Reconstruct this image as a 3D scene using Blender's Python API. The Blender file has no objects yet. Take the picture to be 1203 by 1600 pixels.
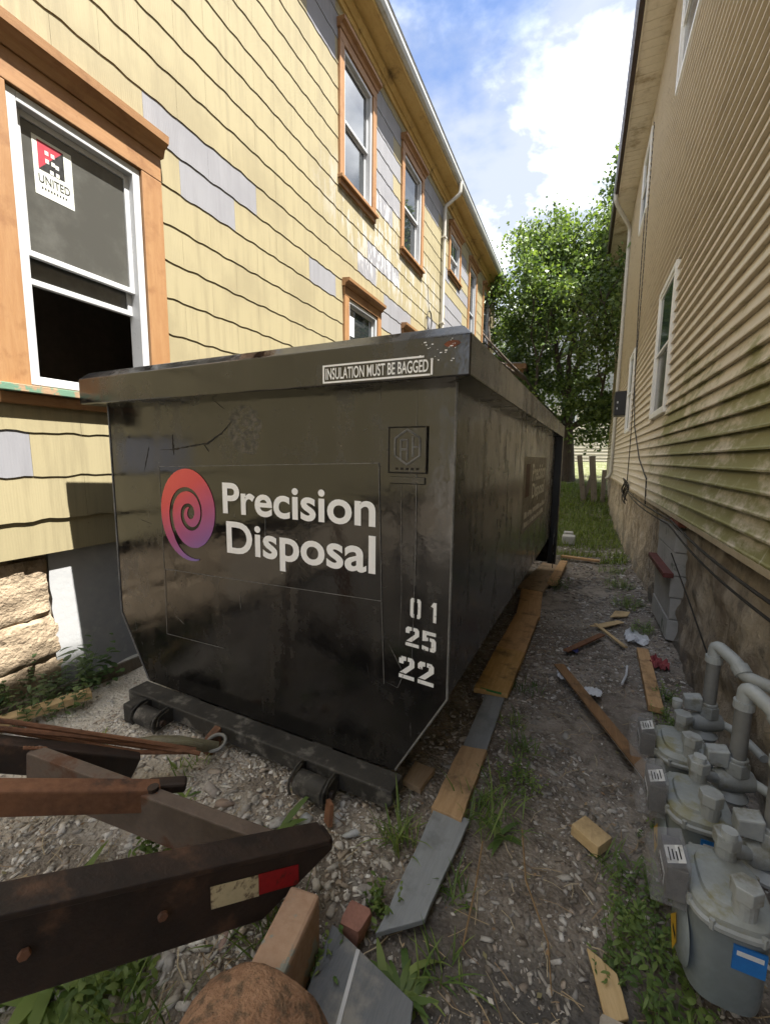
import bpy, bmesh, math, random
import numpy as np
from mathutils import Vector, Matrix, noise
random.seed(7); rng = np.random.default_rng(7)
R = math.radians
sc = bpy.context.scene
col = sc.collection

# ------------------------------------------------------------------ camera
f_px, pit, rol, yaw = 667.2, .127, .0121, .4274
cam_d = bpy.data.cameras.new('camera'); cam = bpy.data.objects.new('camera', cam_d); col.objects.link(cam)
cam_d.sensor_fit = 'HORIZONTAL'; cam_d.sensor_width = 36; cam_d.lens = 36 * f_px / 1203
cam_d.clip_start = .02; cam_d.clip_end = 600
fw = Vector((-math.sin(yaw) * math.cos(pit), math.cos(yaw) * math.cos(pit), -math.sin(pit)))
rt = Vector((math.cos(yaw), math.sin(yaw), 0)); upv = rt.cross(fw)
r2 = rt * math.cos(rol) + upv * math.sin(rol); u2 = upv * math.cos(rol) - rt * math.sin(rol)
cam.matrix_world = Matrix(((r2.x, u2.x, -fw.x, 0), (r2.y, u2.y, -fw.y, 0), (r2.z, u2.z, -fw.z, 1.6), (0, 0, 0, 1)))
sc.camera = cam

# ------------------------------------------------------------------ sky, sun, exposure
SUN_T = Vector((-1, .15, -2.16)).normalized()          # the way the sunlight travels
sun_d = bpy.data.lights.new('sun', 'SUN'); sun_d.energy = 2.0; sun_d.angle = R(.6); sun_d.color = (1, .955, .88)
sun = bpy.data.objects.new('sun', sun_d); col.objects.link(sun)
sun.rotation_euler = SUN_T.to_track_quat('-Z', 'Y').to_euler(); sun.location = (6, -2, 14)
world = bpy.data.worlds.new('World'); sc.world = world; world.use_nodes = True
wn, wl = world.node_tree.nodes, world.node_tree.links
wn.clear()
w_out = wn.new('ShaderNodeOutputWorld'); w_bg = wn.new('ShaderNodeBackground'); w_bg.inputs[1].default_value = .05
sky = wn.new('ShaderNodeTexSky'); sky.sky_type = 'NISHITA'; sky.sun_disc = False
sky.sun_elevation = R(64.9); sky.sun_rotation = R(98.5); sky.air_density = .45; sky.dust_density = .3; sky.ozone_density = 2.2
tc = wn.new('ShaderNodeTexCoord'); sep = wn.new('ShaderNodeSeparateXYZ'); wl.new(tc.outputs['Generated'], sep.inputs[0])
def wmath(op, a, b=None, c=None):
    n = wn.new('ShaderNodeMath'); n.operation = op
    for i, q in enumerate((a, b, c)):
        if q is None: continue
        if isinstance(q, (int, float)): n.inputs[i].default_value = q
        else: wl.new(q, n.inputs[i])
    return n.outputs[0]
zz = wmath('MAXIMUM', wmath('ADD', sep.outputs[2], .25), .12)
cmb = wn.new('ShaderNodeCombineXYZ')
wl.new(wmath('DIVIDE', sep.outputs[0], zz), cmb.inputs[0]); wl.new(wmath('DIVIDE', sep.outputs[1], zz), cmb.inputs[1]); cmb.inputs[2].default_value = 3.7
def wnoise(vec, scale, detail, rough, dist=0):
    n = wn.new('ShaderNodeTexNoise'); n.inputs['Scale'].default_value = scale; n.inputs['Detail'].default_value = detail
    n.inputs['Roughness'].default_value = rough; n.inputs['Distortion'].default_value = dist; wl.new(vec, n.inputs['Vector']); return n.outputs[0]
CLOUD_OFF = (8.765, -11.143, 3.316)
mp = wn.new('ShaderNodeVectorMath'); mp.operation = 'ADD'; mp.inputs[1].default_value = CLOUD_OFF; wl.new(cmb.outputs[0], mp.inputs[0])
cov = wnoise(mp.outputs[0], 1.1, 9, .55, .3)
rampc = wn.new('ShaderNodeMapRange'); rampc.interpolation_type = 'SMOOTHSTEP'
rampc.inputs[1].default_value = .315; rampc.inputs[2].default_value = .43; wl.new(cov, rampc.inputs[0])
shade_n = wnoise(mp.outputs[0], 2.6, 7, .55, .2)
cr = wn.new('ShaderNodeValToRGB'); wl.new(shade_n, cr.inputs[0])
cr.color_ramp.elements[0].position = .47; cr.color_ramp.elements[0].color = (1.5, 1.66, 1.98, 1)
cr.color_ramp.elements[1].position = .76; cr.color_ramp.elements[1].color = (9.0, 9.1, 9.3, 1)
mixw = wn.new('ShaderNodeMix'); mixw.data_type = 'RGBA'
wl.new(rampc.outputs[0], mixw.inputs[0]); wl.new(sky.outputs[0], mixw.inputs[6]); wl.new(cr.outputs[0], mixw.inputs[7])
wl.new(mixw.outputs[2], w_bg.inputs[0]); wl.new(w_bg.outputs[0], w_out.inputs[0])
vs = sc.view_settings; vs.view_transform = 'Standard'; vs.look = 'None'; vs.gamma = 1; vs.use_curve_mapping = False; vs.exposure = 3.42

# ------------------------------------------------------------------ helpers
class MB:
    def __init__(s): s.v = []; s.f = []; s.m = []
    def add(s, vs_, fs_, mi=0):
        o = len(s.v); s.v += [tuple(p) for p in vs_]; s.f += [tuple(i + o for i in q) for q in fs_]; s.m += [mi] * len(fs_); return s
    def box(s, x0, y0, z0, x1, y1, z1, mi=0):
        return s.add([(x0, y0, z0), (x1, y0, z0), (x1, y1, z0), (x0, y1, z0), (x0, y0, z1), (x1, y0, z1), (x1, y1, z1), (x0, y1, z1)],
                     [(3, 2, 1, 0), (4, 5, 6, 7), (0, 1, 5, 4), (1, 2, 6, 5), (2, 3, 7, 6), (3, 0, 4, 7)], mi)
    def beam(s, p0, p1, w, h, mi=0, up=(0, 0, 1)):          # p0, p1: middle of the section
        p0, p1 = Vector(p0), Vector(p1); d = (p1 - p0).normalized(); sd = d.cross(Vector(up)).normalized(); u = sd.cross(d)
        q = []
        for p in (p0, p1):
            q += [p - sd * w / 2 - u * h / 2, p + sd * w / 2 - u * h / 2, p + sd * w / 2 + u * h / 2, p - sd * w / 2 + u * h / 2]
        return s.add(q, [(0, 1, 2, 3), (7, 6, 5, 4), (4, 5, 1, 0), (5, 6, 2, 1), (6, 7, 3, 2), (7, 4, 0, 3)], mi)
    def prism(s, pts, vec, mi=0):                            # polygon pts (3D) swept along vec
        n = len(pts); vec = Vector(vec); a = [Vector(p) for p in pts]; b = [p + vec for p in a]
        return s.add(a + b, [tuple(range(n))[::-1], tuple(range(n, 2 * n))] + [(i, (i + 1) % n, n + (i + 1) % n, n + i) for i in range(n)], mi)
    def tube(s, pts, r, n=8, mi=0, closed=False):
        pts = [Vector(p) for p in pts]; rs = r if isinstance(r, (list, tuple)) else [r] * len(pts)
        ref = Vector((.13, .2, 1)); rings = []; m = len(pts)
        pu = None
        for i, p in enumerate(pts):
            if closed: d = pts[(i + 1) % m] - pts[i - 1]
            else: d = pts[min(i + 1, m - 1)] - pts[max(i - 1, 0)]
            d.normalize()
            u = (pu - d * pu.dot(d)) if pu is not None else d.cross(ref if abs(d.dot(ref.normalized())) < .9 else Vector((1, .1, .2)))
            u.normalize(); pu = u; w = d.cross(u)
            rings += [p + (u * math.cos(2 * math.pi * k / n) + w * math.sin(2 * math.pi * k / n)) * rs[i] for k in range(n)]
        fs_ = []
        for i in range(m if closed else m - 1):
            j = (i + 1) % m
            fs_ += [(i * n + k, i * n + (k + 1) % n, j * n + (k + 1) % n, j * n + k) for k in range(n)]
        if not closed: fs_ += [tuple(range(n))[::-1], tuple(range((m - 1) * n, m * n))]
        return s.add(rings, fs_, mi)
    def cyl(s, p0, p1, r, n=16, mi=0, r1=None): return s.tube([p0, p1], [r, r if r1 is None else r1], n, mi)
    def build(s, name, mats, parent=None, smooth=False, bevel=0, seg=2):
        me = bpy.data.meshes.new(name); me.from_pydata([tuple(p) for p in s.v], [], s.f)
        mats = mats if isinstance(mats, (list, tuple)) else [mats]
        for m_ in mats: me.materials.append(m_)
        if len(mats) > 1: me.polygons.foreach_set('material_index', s.m)
        if smooth:
            me.shade_smooth(); me.set_sharp_from_angle(angle=R(38))
        me.update()
        return link(name, me, parent, bevel, seg, smooth)
def link(name, me, parent=None, bevel=0, seg=2, smooth=False):
    o = bpy.data.objects.new(name, me); col.objects.link(o)
    if parent is not None: o.parent = parent
    if bevel:
        b = o.modifiers.new('bevel', 'BEVEL'); b.width = bevel; b.segments = seg; b.limit_method = 'ANGLE'; b.angle_limit = R(35)
    return o
def empty(name, loc=(0, 0, 0), rz=0):
    o = bpy.data.objects.new(name, None); col.objects.link(o); o.location = loc; o.rotation_euler = (0, 0, rz); o.empty_display_size = .2; return o
def tag(o, label, cat, group=None):
    o['label'] = label; o['category'] = cat
    if group: o['group'] = group
    return o
def np_mesh(name, V, F, mats, cols=None, smooth=False):
    V = np.asarray(V, np.float32); F = np.asarray(F, np.int32); k = F.shape[1]
    me = bpy.data.meshes.new(name); me.vertices.add(len(V)); me.vertices.foreach_set('co', V.ravel())
    me.loops.add(F.size); me.loops.foreach_set('vertex_index', F.ravel())
    me.polygons.add(len(F)); me.polygons.foreach_set('loop_start', np.arange(0, F.size, k, dtype=np.int32))
    me.update(calc_edges=True)
    for m_ in (mats if isinstance(mats, (list, tuple)) else [mats]): me.materials.append(m_)
    if cols is not None:
        a = me.color_attributes.new('Col', 'FLOAT_COLOR', 'POINT'); c4 = np.ones((len(V), 4), np.float32); c4[:, :3] = cols; a.data.foreach_set('color', c4.ravel())
    if smooth: me.shade_smooth()
    return me
def nz(x, y, z=0): return noise.noise(Vector((x, y, z)))

# ------------------------------------------------------------------ materials
class NT:
    def __init__(s, name):
        s.mat = bpy.data.materials.new(name); s.mat.use_nodes = True; s.t = s.mat.node_tree; s.t.nodes.clear()
        s.out = s.n('OutputMaterial'); s.p = s.n('BsdfPrincipled'); s.l(s.p.outputs[0], s.out.inputs[0])
    def n(s, t): return s.t.nodes.new('ShaderNode' + t)
    def l(s, a, b): s.t.links.new(a, b)
    def set(s, inp, v):
        if hasattr(v, 'is_output'): s.l(v, inp)
        else: inp.default_value = v
    def pos(s, scale=(1, 1, 1), obj=False, rnd=False):
        v = (s.n('TexCoord').outputs['Object'] if obj else s.n('NewGeometry').outputs['Position'])
        if rnd:
            a = s.n('VectorMath'); a.operation = 'ADD'; oi = s.n('ObjectInfo'); k = s.math('MULTIPLY', oi.outputs['Random'], 37.); s.l(v, a.inputs[0])
            c = s.n('CombineXYZ'); s.l(k, c.inputs[0]); s.l(k, c.inputs[1]); s.l(k, c.inputs[2]); s.l(c.outputs[0], a.inputs[1]); v = a.outputs[0]
        if scale != (1, 1, 1):
            m = s.n('VectorMath'); m.operation = 'MULTIPLY'; s.l(v, m.inputs[0]); m.inputs[1].default_value = scale; v = m.outputs[0]
        return v
    def noise(s, vec, scale=5, detail=5, rough=.55, dist=0):
        n = s.n('TexNoise'); s.l(vec, n.inputs['Vector']); n.inputs['Scale'].default_value = scale; n.inputs['Detail'].default_value = detail
        n.inputs['Roughness'].default_value = rough; n.inputs['Distortion'].default_value = dist; return n.outputs[0]
    def ramp(s, fac, lo, hi, a=0., b=1., smooth=True):
        m = s.n('MapRange'); m.interpolation_type = 'SMOOTHSTEP' if smooth else 'LINEAR'; s.l(fac, m.inputs[0])
        m.inputs[1].default_value = lo; m.inputs[2].default_value = hi; m.inputs[3].default_value = a; m.inputs[4].default_value = b; return m.outputs[0]
    def math(s, op, a, b=0., c=0.):
        m = s.n('Math'); m.operation = op; s.set(m.inputs[0], a); s.set(m.inputs[1], b); s.set(m.inputs[2], c); return m.outputs[0]
    def mix(s, fac, a, b, blend='MIX'):
        m = s.n('Mix'); m.data_type = 'RGBA'; m.blend_type = blend
        s.set(m.inputs[0], fac); s.set(m.inputs[6], a if hasattr(a, 'is_output') else (*a, 1)); s.set(m.inputs[7], b if hasattr(b, 'is_output') else (*b, 1)); return m.outputs[2]
    def sep(s, vec):
        q = s.n('SeparateXYZ'); s.l(vec, q.inputs[0]); return q.outputs
    def bump(s, h, strength=.3, dist=.01, normal=None):
        b = s.n('Bump'); b.inputs['Strength'].default_value = strength; b.inputs['Distance'].default_value = dist; s.l(h, b.inputs['Height'])
        if normal is not None: s.l(normal, b.inputs['Normal'])
        s.l(b.outputs[0], s.p.inputs['Normal']); return b.outputs[0]
    def done(s, colr=None, rough=None, metal=0, spec=.5, coat=0, coat_r=.1):
        if colr is not None: s.set(s.p.inputs['Base Color'], colr if hasattr(colr, 'is_output') else (*colr, 1))
        if rough is not None: s.set(s.p.inputs['Roughness'], rough)
        s.p.inputs['Metallic'].default_value = metal; s.p.inputs['Specular IOR Level'].default_value = spec
        s.p.inputs['Coat Weight'].default_value = coat; s.p.inputs['Coat Roughness'].default_value = coat_r
        return s.mat
def mat(name, c1, c2=None, scale=4, rough=.7, bump=.25, bscale=60, stretch=(1, 1, 1), metal=0, spec=.4, dirt=None, dscale=2.5, dlo=.5, dhi=.7, obj=False, bdist=.004, rnd=False, rvar=.12):
    t = NT(name); c2 = c2 or tuple(x * .75 for x in c1)
    v = t.pos(stretch, obj, rnd); n1 = t.noise(v, scale, 6, .6); n2 = t.noise(v, scale * 7, 4, .6)
    c = t.mix(t.ramp(t.math('ADD', t.math('MULTIPLY', n1, .65), t.math('MULTIPLY', n2, .35)), .35, .65), c1, c2)
    if dirt is not None: c = t.mix(t.ramp(t.noise(t.pos((1, 1, 1), obj, rnd), dscale, 7, .65), dlo, dhi), c, dirt)
    if bump: t.bump(t.noise(v, bscale, 4, .6), bump, bdist)
    return t.done(c, t.ramp(n2, .2, .8, rough - rvar, min(1, rough + rvar)), metal, spec)

def m_shingle(name, ca, cb, stain, wear):
    t = NT(name); P = t.pos(); s = t.sep(P)
    k = t.math('FLOOR', t.math('DIVIDE', t.math('SUBTRACT', s[2], 1.185), .282))
    cy_ = t.math('FLOOR', t.math('DIVIDE', t.math('ADD', s[1], t.math('MULTIPLY', t.math('MODULO', t.math('ADD', k, 20), 2.), .305)), .61))
    w = t.n('TexWhiteNoise'); w.noise_dimensions = '2D'; cc = t.n('CombineXYZ'); t.l(cy_, cc.inputs[0]); t.l(k, cc.inputs[1]); t.l(cc.outputs[0], w.inputs['Vector'])
    c = t.mix(t.math('MULTIPLY', w.outputs[0], .55), ca, cb)
    streak = t.noise(t.pos((1, 14, 1.1)), 1.0, 6, .62)
    c = t.mix(t.ramp(streak, .44, .68, 0, .85), c, stain)
    c = t.mix(t.ramp(t.noise(P, 1.3, 6, .6), .48, .68, 0, .75), c, stain)
    # bare, flaked patches under the upper windows
    g = t.math('ADD', t.math('POWER', t.math('DIVIDE', t.math('SUBTRACT', s[1], 7.3), 2.6), 2.), t.math('POWER', t.math('DIVIDE', t.math('SUBTRACT', s[2], 5.0), .75), 2.))
    fl = t.math('MULTIPLY', t.ramp(g, .2, 1.3, 1, 0), t.ramp(t.noise(t.pos((1, 5, 1.2)), 2.4, 6, .65), .50, .56))
    c = t.mix(fl, c, wear)
    fib = t.noise(t.pos((1, 60, 3)), 1.0, 3, .6)
    ring = t.n('TexWave'); ring.wave_type = 'RINGS'; ring.inputs['Scale'].default_value = 2.2; ring.inputs['Distortion'].default_value = 5; ring.inputs['Detail'].default_value = 3; t.l(t.pos((1, 9, 1)), ring.inputs['Vector'])
    c = t.mix(t.ramp(fib, .45, .8, 0, .25), c, stain)
    spots = t.n('TexVoronoi'); spots.inputs['Scale'].default_value = 2.6; t.l(P, spots.inputs['Vector'])
    c = t.mix(t.ramp(spots.outputs[0], .012, .02, .8, 0), c, (.16, .12, .07))
    t.bump(t.math('ADD', t.math('MULTIPLY', fib, .6), t.math('MULTIPLY', ring.outputs['Fac'], .35)), .16, .006)
    return t.done(c, .62, 0, .35)
MYEL = m_shingle('yellow_shingle_paint', (.268, .232, .138), (.25, .216, .126), (.208, .178, .106), (.33, .32, .29))
MGRY = m_shingle('bare_grey_shingle', (.205, .205, .22), (.19, .193, .208), (.17, .17, .184), (.5, .5, .5))
MCED = mat('cedar_trim', (.285, .158, .07), (.245, .125, .051), 3, .55, .25, 30, (14, 14, 1.2), dirt=(.20, .095, .038), dscale=5)
MCEDH = mat('cedar_head_trim', (.275, .15, .066), (.23, .115, .045), 3, .55, .25, 30, (14, 1.2, 14), dirt=(.18, .085, .034), dscale=5)
MSIL = mat('weathered_sill', (.34, .22, .13), (.20, .14, .09), 4, .8, .4, 40, (3, 1, 8), dirt=(.10, .19, .13), dscale=9, dlo=.5, dhi=.56)
MVIN = mat('white_vinyl_darkened', (.44, .45, .46), (.40, .41, .42), 3, .35, .03, 60)  # white vinyl, colour darkened to balance the sun on the yellow house
MVINR = mat('white_vinyl_for_shade', (.80, .80, .79), (.72, .72, .71), 3, .35, .03, 60)  # same white vinyl, colour brightened for the shaded tan house
def m_glass(name, base, rough=.03, film=None):
    t = NT(name); P = t.pos(); c = base
    if film: c = t.mix(t.ramp(t.noise(P, 3, 6, .65), .4, .7), base, film)
    b = t.noise(P, 1.6, 2, .5); t.bump(b, .04, .02)
    return t.done(c, rough, 0, .6)
MGL = m_glass('window_glass', (.018, .022, .024)); MGL.node_tree.nodes['Principled BSDF'].inputs['IOR'].default_value = 2.3; MGLG = m_glass('dusty_window_glass', (.055, .055, .05), .16, (.085, .085, .078)); MGLT = m_glass('greenish_window_glass', (.03, .055, .05), .06)
MSOF = mat('stained_soffit', (.56, .40, .16), (.47, .32, .115), 2, .7, .2, 30, (3, 1, 3), dirt=(.15, .10, .04), dscale=2.2, dlo=.56, dhi=.72)
MGUT = mat('gutter_aluminium', (.46, .47, .455), (.36, .37, .355), 5, .42, .08, 20, (1, 1, 4), dirt=(.25, .25, .22), dscale=4, dlo=.55, dhi=.75)
MDSP = mat('white_downspout', (.50, .485, .44), (.43, .41, .36), 4, .45, .06, 30)
MROOF = mat('roof_shingle', (.10, .095, .09), (.06, .06, .06), 8, .9, .6, 50)
MDARK = mat('dark_room', (.24, .20, .16), (.18, .15, .12), 2, .9, 0)
MSTONE = mat('foundation_stone', (.33, .26, .18), (.24, .185, .125), 5, .9, .9, 34, bdist=.02, dirt=(.16, .12, .08), dscale=7, dlo=.52, dhi=.68)
MMORT = mat('old_mortar', (.30, .25, .19), (.20, .17, .13), 6, .95, .8, 50, bdist=.01)
MPLAS = mat('grey_plaster', (.34, .345, .35), (.29, .30, .31), 2, .8, .35, 40, bdist=.004, dirt=(.45, .45, .44), dscale=5, dlo=.58, dhi=.72)
def m_vinyl_siding():
    t = NT('tan_vinyl_siding'); P = t.pos(); s = t.sep(P)
    c = t.mix(t.noise(P, .8, 4, .6), (.67, .60, .49), (.59, .525, .42))
    c = t.mix(t.ramp(t.noise(t.pos((1, 2.2, 18)), 1.2, 6, .65), .48, .75, 0, .55), c, (.42, .36, .28))
    # algae grows low on the near half of the wall, in blotches along the laps
    zone = t.math('MULTIPLY', t.ramp(s[2], 3.3, 1.7), t.ramp(s[1], 8.5, 4.2))
    blot = t.noise(t.pos((1, 1.0, 2.2)), 1.7, 7, .62, .4); fine = t.noise(t.pos((1, 6, 14)), 1.5, 6, .7)
    alg = t.math('ADD', t.math('MULTIPLY', zone, .42), t.math('ADD', t.math('MULTIPLY', blot, .85), t.math('MULTIPLY', fine, .45)))
    c = t.mix(t.ramp(alg, .90, 1.10, 0, .9), c, (.22, .215, .07))
    far = t.math('MULTIPLY', t.ramp(s[1], 12.4, 13.2), .6); c = t.mix(far, c, (.27, .25, .11))
    scr = t.noise(t.pos((1, 16, 2.2)), 1.1, 5, .7); c = t.mix(t.ramp(t.math('MULTIPLY', scr, t.ramp(s[2], 2.3, 1.5)), .60, .68, 0, .55), c, (.62, .58, .5))
    t.bump(t.noise(t.pos((1, 2, 45)), 2, 3, .6), .08, .004)
    return t.done(c, .5, 0, .4)
MTAN = m_vinyl_siding()
MTANT = mat('tan_trim', (.55, .46, .33), (.48, .40, .28), 3, .5, .05, 30)
MSOFR = mat('vinyl_soffit', (.64, .57, .45), (.57, .50, .39), 3, .55, .05, 30, dirt=(.35, .28, .18), dscale=3)
MBRN = mat('brown_gutter', (.055, .032, .026), (.035, .022, .018), 4, .4, .05, 30)
def m_stucco():
    t = NT('rough_stucco'); P = t.pos(); s = t.sep(P)
    c = t.mix(t.ramp(t.noise(t.pos((1, 1.6, .8)), 2.2, 7, .65), .40, .60), (.58, .495, .385), (.33, .275, .215))
    c = t.mix(t.ramp(t.noise(t.pos((1, 6, .9)), 1.3, 6, .6, .5), .52, .68, 0, .9), c, (.62, .55, .455))
    c = t.mix(t.ramp(t.noise(P, 6, 8, .7), .52, .66, 0, .75), c, (.25, .225, .195))
    c = t.mix(t.math('MULTIPLY', t.ramp(s[2], .55, .05), t.ramp(t.noise(P, 3, 5, .6), .35, .6)), c, (.27, .25, .225))
    t.bump(t.math('ADD', t.noise(P, 22, 6, .7), t.math('MULTIPLY', t.noise(P, 70, 4, .7), .5)), 1., .035)
    return t.done(c, .95, 0, .2)
MSTUC = m_stucco()
MBLK = mat('concrete_block', (.48, .48, .47), (.40, .40, .39), 3, .9, .7, 70, bdist=.006, dirt=(.12, .15, .11), dscale=5, dlo=.58, dhi=.7)
MREDW = mat('dark_red_paint', (.13, .035, .03), (.09, .028, .024), 6, .6, .3, 40)
MBRK = mat('red_brick', (.24, .085, .055), (.17, .065, .045), 8, .9, .6, 60)
MBLACK = mat('black_plastic', (.012, .012, .013), (.02, .02, .02), 5, .4, .1, 60)
MCAB = mat('cable_rubber', (.018, .016, .015), (.03, .026, .022), 9, .6, .1, 60)
MCABG = mat('grey_cable', (.20, .19, .17), (.14, .13, .12), 9, .6, .1, 60)
# dumpster paint: glossy black, dust and rain runs on it
def m_dump(name, dustc, gloss=.14, dust=.5, smear=False):
    t = NT(name); P = t.pos(obj=True); s = t.sep(P)
    c = t.mix(t.noise(P, 2, 5, .6), (.0055, .0056, .0065), (.010, .0098, .0098))
    run = t.noise(t.pos((9, 9, .55), obj=True), 1.2, 6, .65); blo = t.noise(P, 2.3, 7, .62); fin = t.noise(P, 26, 5, .7)
    d = t.math('ADD', t.math('MULTIPLY', run, .45), t.math('ADD', t.math('MULTIPLY', blo, .4), t.math('MULTIPLY', fin, .2)))
    dm = t.ramp(d, .47, .72, .0, dust); c = t.mix(dm, c, dustc)
    v = t.n('TexVoronoi'); v.inputs['Scale'].default_value = 16; t.l(P, v.inputs['Vector']); c = t.mix(t.math('MULTIPLY', t.ramp(v.outputs[0], .03, .06, .8, 0), t.ramp(blo, .5, .6)), c, (.26, .24, .22))
    rst = t.ramp(t.noise(t.pos((3, 3, 1.5), obj=True), 2.1, 8, .72), .69, .74, 0, .8); c = t.mix(rst, c, (.10, .035, .015))
    scr = t.noise(t.pos((1.2, 1, 26), obj=True), 2.3, 4, .75, .6); c = t.mix(t.ramp(scr, .70, .74, 0, .35), c, (.12, .11, .10))
    r = t.math('ADD', t.math('MULTIPLY', dm, .75), t.ramp(t.noise(P, 3.5, 7, .68), .42, .72, gloss, gloss + (.30 if smear else .18)))
    t.bump(t.math('ADD', t.math('ADD', t.math('MULTIPLY', t.noise(P, 2.4, 2, .5), 1.2), t.math('MULTIPLY', t.noise(P, 8, 3, .6), .25)), t.math('MULTIPLY', fin, .06)), .30, .02)
    if smear:
        g_ = t.math('ADD', t.math('POWER', t.math('DIVIDE', t.math('SUBTRACT', s[0], .005), .125), 2.), t.math('POWER', t.math('DIVIDE', t.math('SUBTRACT', s[2], 1.735), .14), 2.))
        ms = t.math('MULTIPLY', t.ramp(t.math('ADD', g_, t.math('MULTIPLY', t.math('SUBTRACT', blo, .5), 3.)), 1.1, .7), t.ramp(t.noise(t.pos((1, 1, 1.6), obj=True), 21, 7, .75), .40, .56))
        c = t.mix(ms, c, t.mix(t.ramp(fin, .45, .6), (.012, .011, .01), (.10, .088, .072))); r = t.math('ADD', r, t.math('MULTIPLY', ms, .5))
    return t.done(c, r, 0, .8)
MDUM = m_dump('black_dumpster_paint', (.058, .050, .043), .07, .34, True); MDUMS = m_dump('black_dumpster_side_paint', (.075, .063, .05), .13, .5)
MDECS = m_dump('gloss_black_decal', (.03, .027, .025), .04, .12)
MSKID = mat('dusty_skid_steel', (.022, .022, .023), (.05, .048, .045), 5, .65, .4, 60, dirt=(.15, .145, .135), dscale=9, dlo=.52, dhi=.68)
MWHT = mat('white_vinyl_lettering', (.92, .92, .94), (.88, .89, .92), 3, .3, .02, 50)
MSTEN = mat('white_stencil_paint', (.85, .85, .86), (.78, .79, .80), 18, .6, .05, 50, dirt=(.12, .12, .12), dscale=34, dlo=.60, dhi=.68)
MLINE = mat('scuffed_edge', (.20, .20, .20), (.10, .10, .10), 14, .6, .05, 60)
MTAR = mat('tar_smear', (.009, .008, .008), (.03, .026, .022), 24, .85, .6, 60)
MORNG = mat('faded_orange_paint', (.20, .055, .02), (.05, .02, .012), 20, .7, .1, 50)
def m_swirl():
    t = NT('red_to_violet_print'); P = t.pos(obj=True); s = t.sep(P)
    g = t.math('ADD', t.math('MULTIPLY', s[2], 1.), t.math('MULTIPLY', s[0], -.55))
    rp = t.n('ValToRGB'); t.l(t.ramp(g, -.34, .34, 0, 1, False), rp.inputs[0]); e = rp.color_ramp.elements
    e[0].position = 0; e[0].color = (.13, .13, .42, 1); e[1].position = 1; e[1].color = (.72, .10, .075, 1)
    q = e.new(.45); q.color = (.42, .075, .19, 1); q = e.new(.72); q.color = (.66, .075, .085, 1)
    return t.done(rp.outputs[0], .28, 0, .4)
MSWRL = m_swirl()
MFADE = mat('worn_white_decal', (.85, .82, .76), (.66, .62, .55), 14, .6, .05, 60, dirt=(.10, .085, .07), dscale=16, dlo=.56, dhi=.66)
MFADE2 = mat('pale_worn_lettering', (.92, .90, .84), (.80, .77, .70), 14, .6, .05, 60, dirt=(.3, .27, .22), dscale=18, dlo=.6, dhi=.68)
MFADER = mat('worn_red_decal', (.13, .05, .04), (.07, .04, .03), 14, .6, .05, 60)
# rust
MRUST = mat('brown_rust', (.23, .11, .06), (.14, .068, .042), 5, .8, .5, 70, dirt=(.035, .028, .026), dscale=5, dlo=.56, dhi=.72)
MRUSTD = mat('dark_oily_rust', (.018, .014, .013), (.042, .027, .021), 4, .62, .5, 60, dirt=(.11, .06, .038), dscale=4.5, dlo=.54, dhi=.72)
MRUSTG = mat('grey_worn_steel', (.095, .072, .06), (.15, .115, .095), 6, .7, .5, 70, dirt=(.10, .045, .025), dscale=6, dlo=.52, dhi=.66)
MRUSTO = mat('orange_rust', (.42, .25, .155), (.27, .15, .09), 9, .9, .8, 60, dirt=(.15, .10, .065), dscale=24, dlo=.48, dhi=.64, bdist=.02)
MRUSTP = mat('paint_worn_rust', (.42, .285, .20), (.34, .21, .14), 8, .75, .4, 60, dirt=(.26, .27, .24), dscale=11, dlo=.55, dhi=.60)
MTAPER = mat('red_reflective_tape', (.38, .018, .022), (.28, .015, .02), 9, .4, .1, 60, dirt=(.07, .025, .02), dscale=15, dlo=.53, dhi=.64)
MTAPEW = mat('white_reflective_tape', (.62, .55, .36), (.50, .44, .28), 9, .4, .1, 60, dirt=(.14, .10, .07), dscale=17, dlo=.52, dhi=.62)
MHOOKG = mat('greenish_hook_steel', (.17, .16, .10), (.11, .10, .07), 9, .55, .3, 60)
# wood
def wood(name, a, b, d=None, ax=1, dl=.56, dh=.72):
    st = [16, 16, 16]; st[ax] = 1.2
    return mat(name, a, b, 3, .8, .35, 30, tuple(st), dirt=d, dscale=6, dlo=dl - .06, dhi=dh - .04, obj=True, rnd=True, bdist=.003)
MWD = [wood('new_lumber', (.52, .33, .17), (.41, .25, .12), (.24, .15, .08)), wood('tan_lumber', (.48, .33, .195), (.38, .25, .14), (.21, .145, .09)),
       wood('dusty_lumber', (.36, .27, .18), (.28, .20, .13), (.15, .11, .075)), wood('golden_lumber', (.50, .32, .13), (.39, .24, .085), (.2, .13, .06))]
MGB = wood('blue_grey_board', (.27, .295, .325), (.235, .255, .28), (.19, .205, .22)); MGB2 = wood('dark_grey_board', (.17, .185, .205), (.14, .152, .17), (.26, .26, .25))
MPALE = wood('pale_lumber', (.58, .43, .24), (.50, .36, .19), (.36, .26, .14)); MOLDW = wood('weathered_wood', (.20, .17, .135), (.14, .12, .095), (.09, .075, .06), 2)
MWOODR = wood('red_brown_board', (.22, .105, .055), (.16, .075, .04), (.10, .05, .03)); MBRNB = wood('brown_board', (.27, .155, .075), (.20, .11, .05), (.12, .07, .035))
MPAPR = mat('white_paper', (.62, .64, .68), (.52, .54, .58), 8, .7, .2, 30); MPINK = mat('pink_rubble', (.36, .18, .14), (.27, .14, .11), 14, .95, .6, 50)
MCLOTH = mat('red_rag', (.30, .06, .07), (.20, .05, .055), 10, .9, .5, 60); MBLUE = mat('blue_tag', (.02, .17, .52), (.02, .13, .42), 6, .45, .05, 40)
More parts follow.
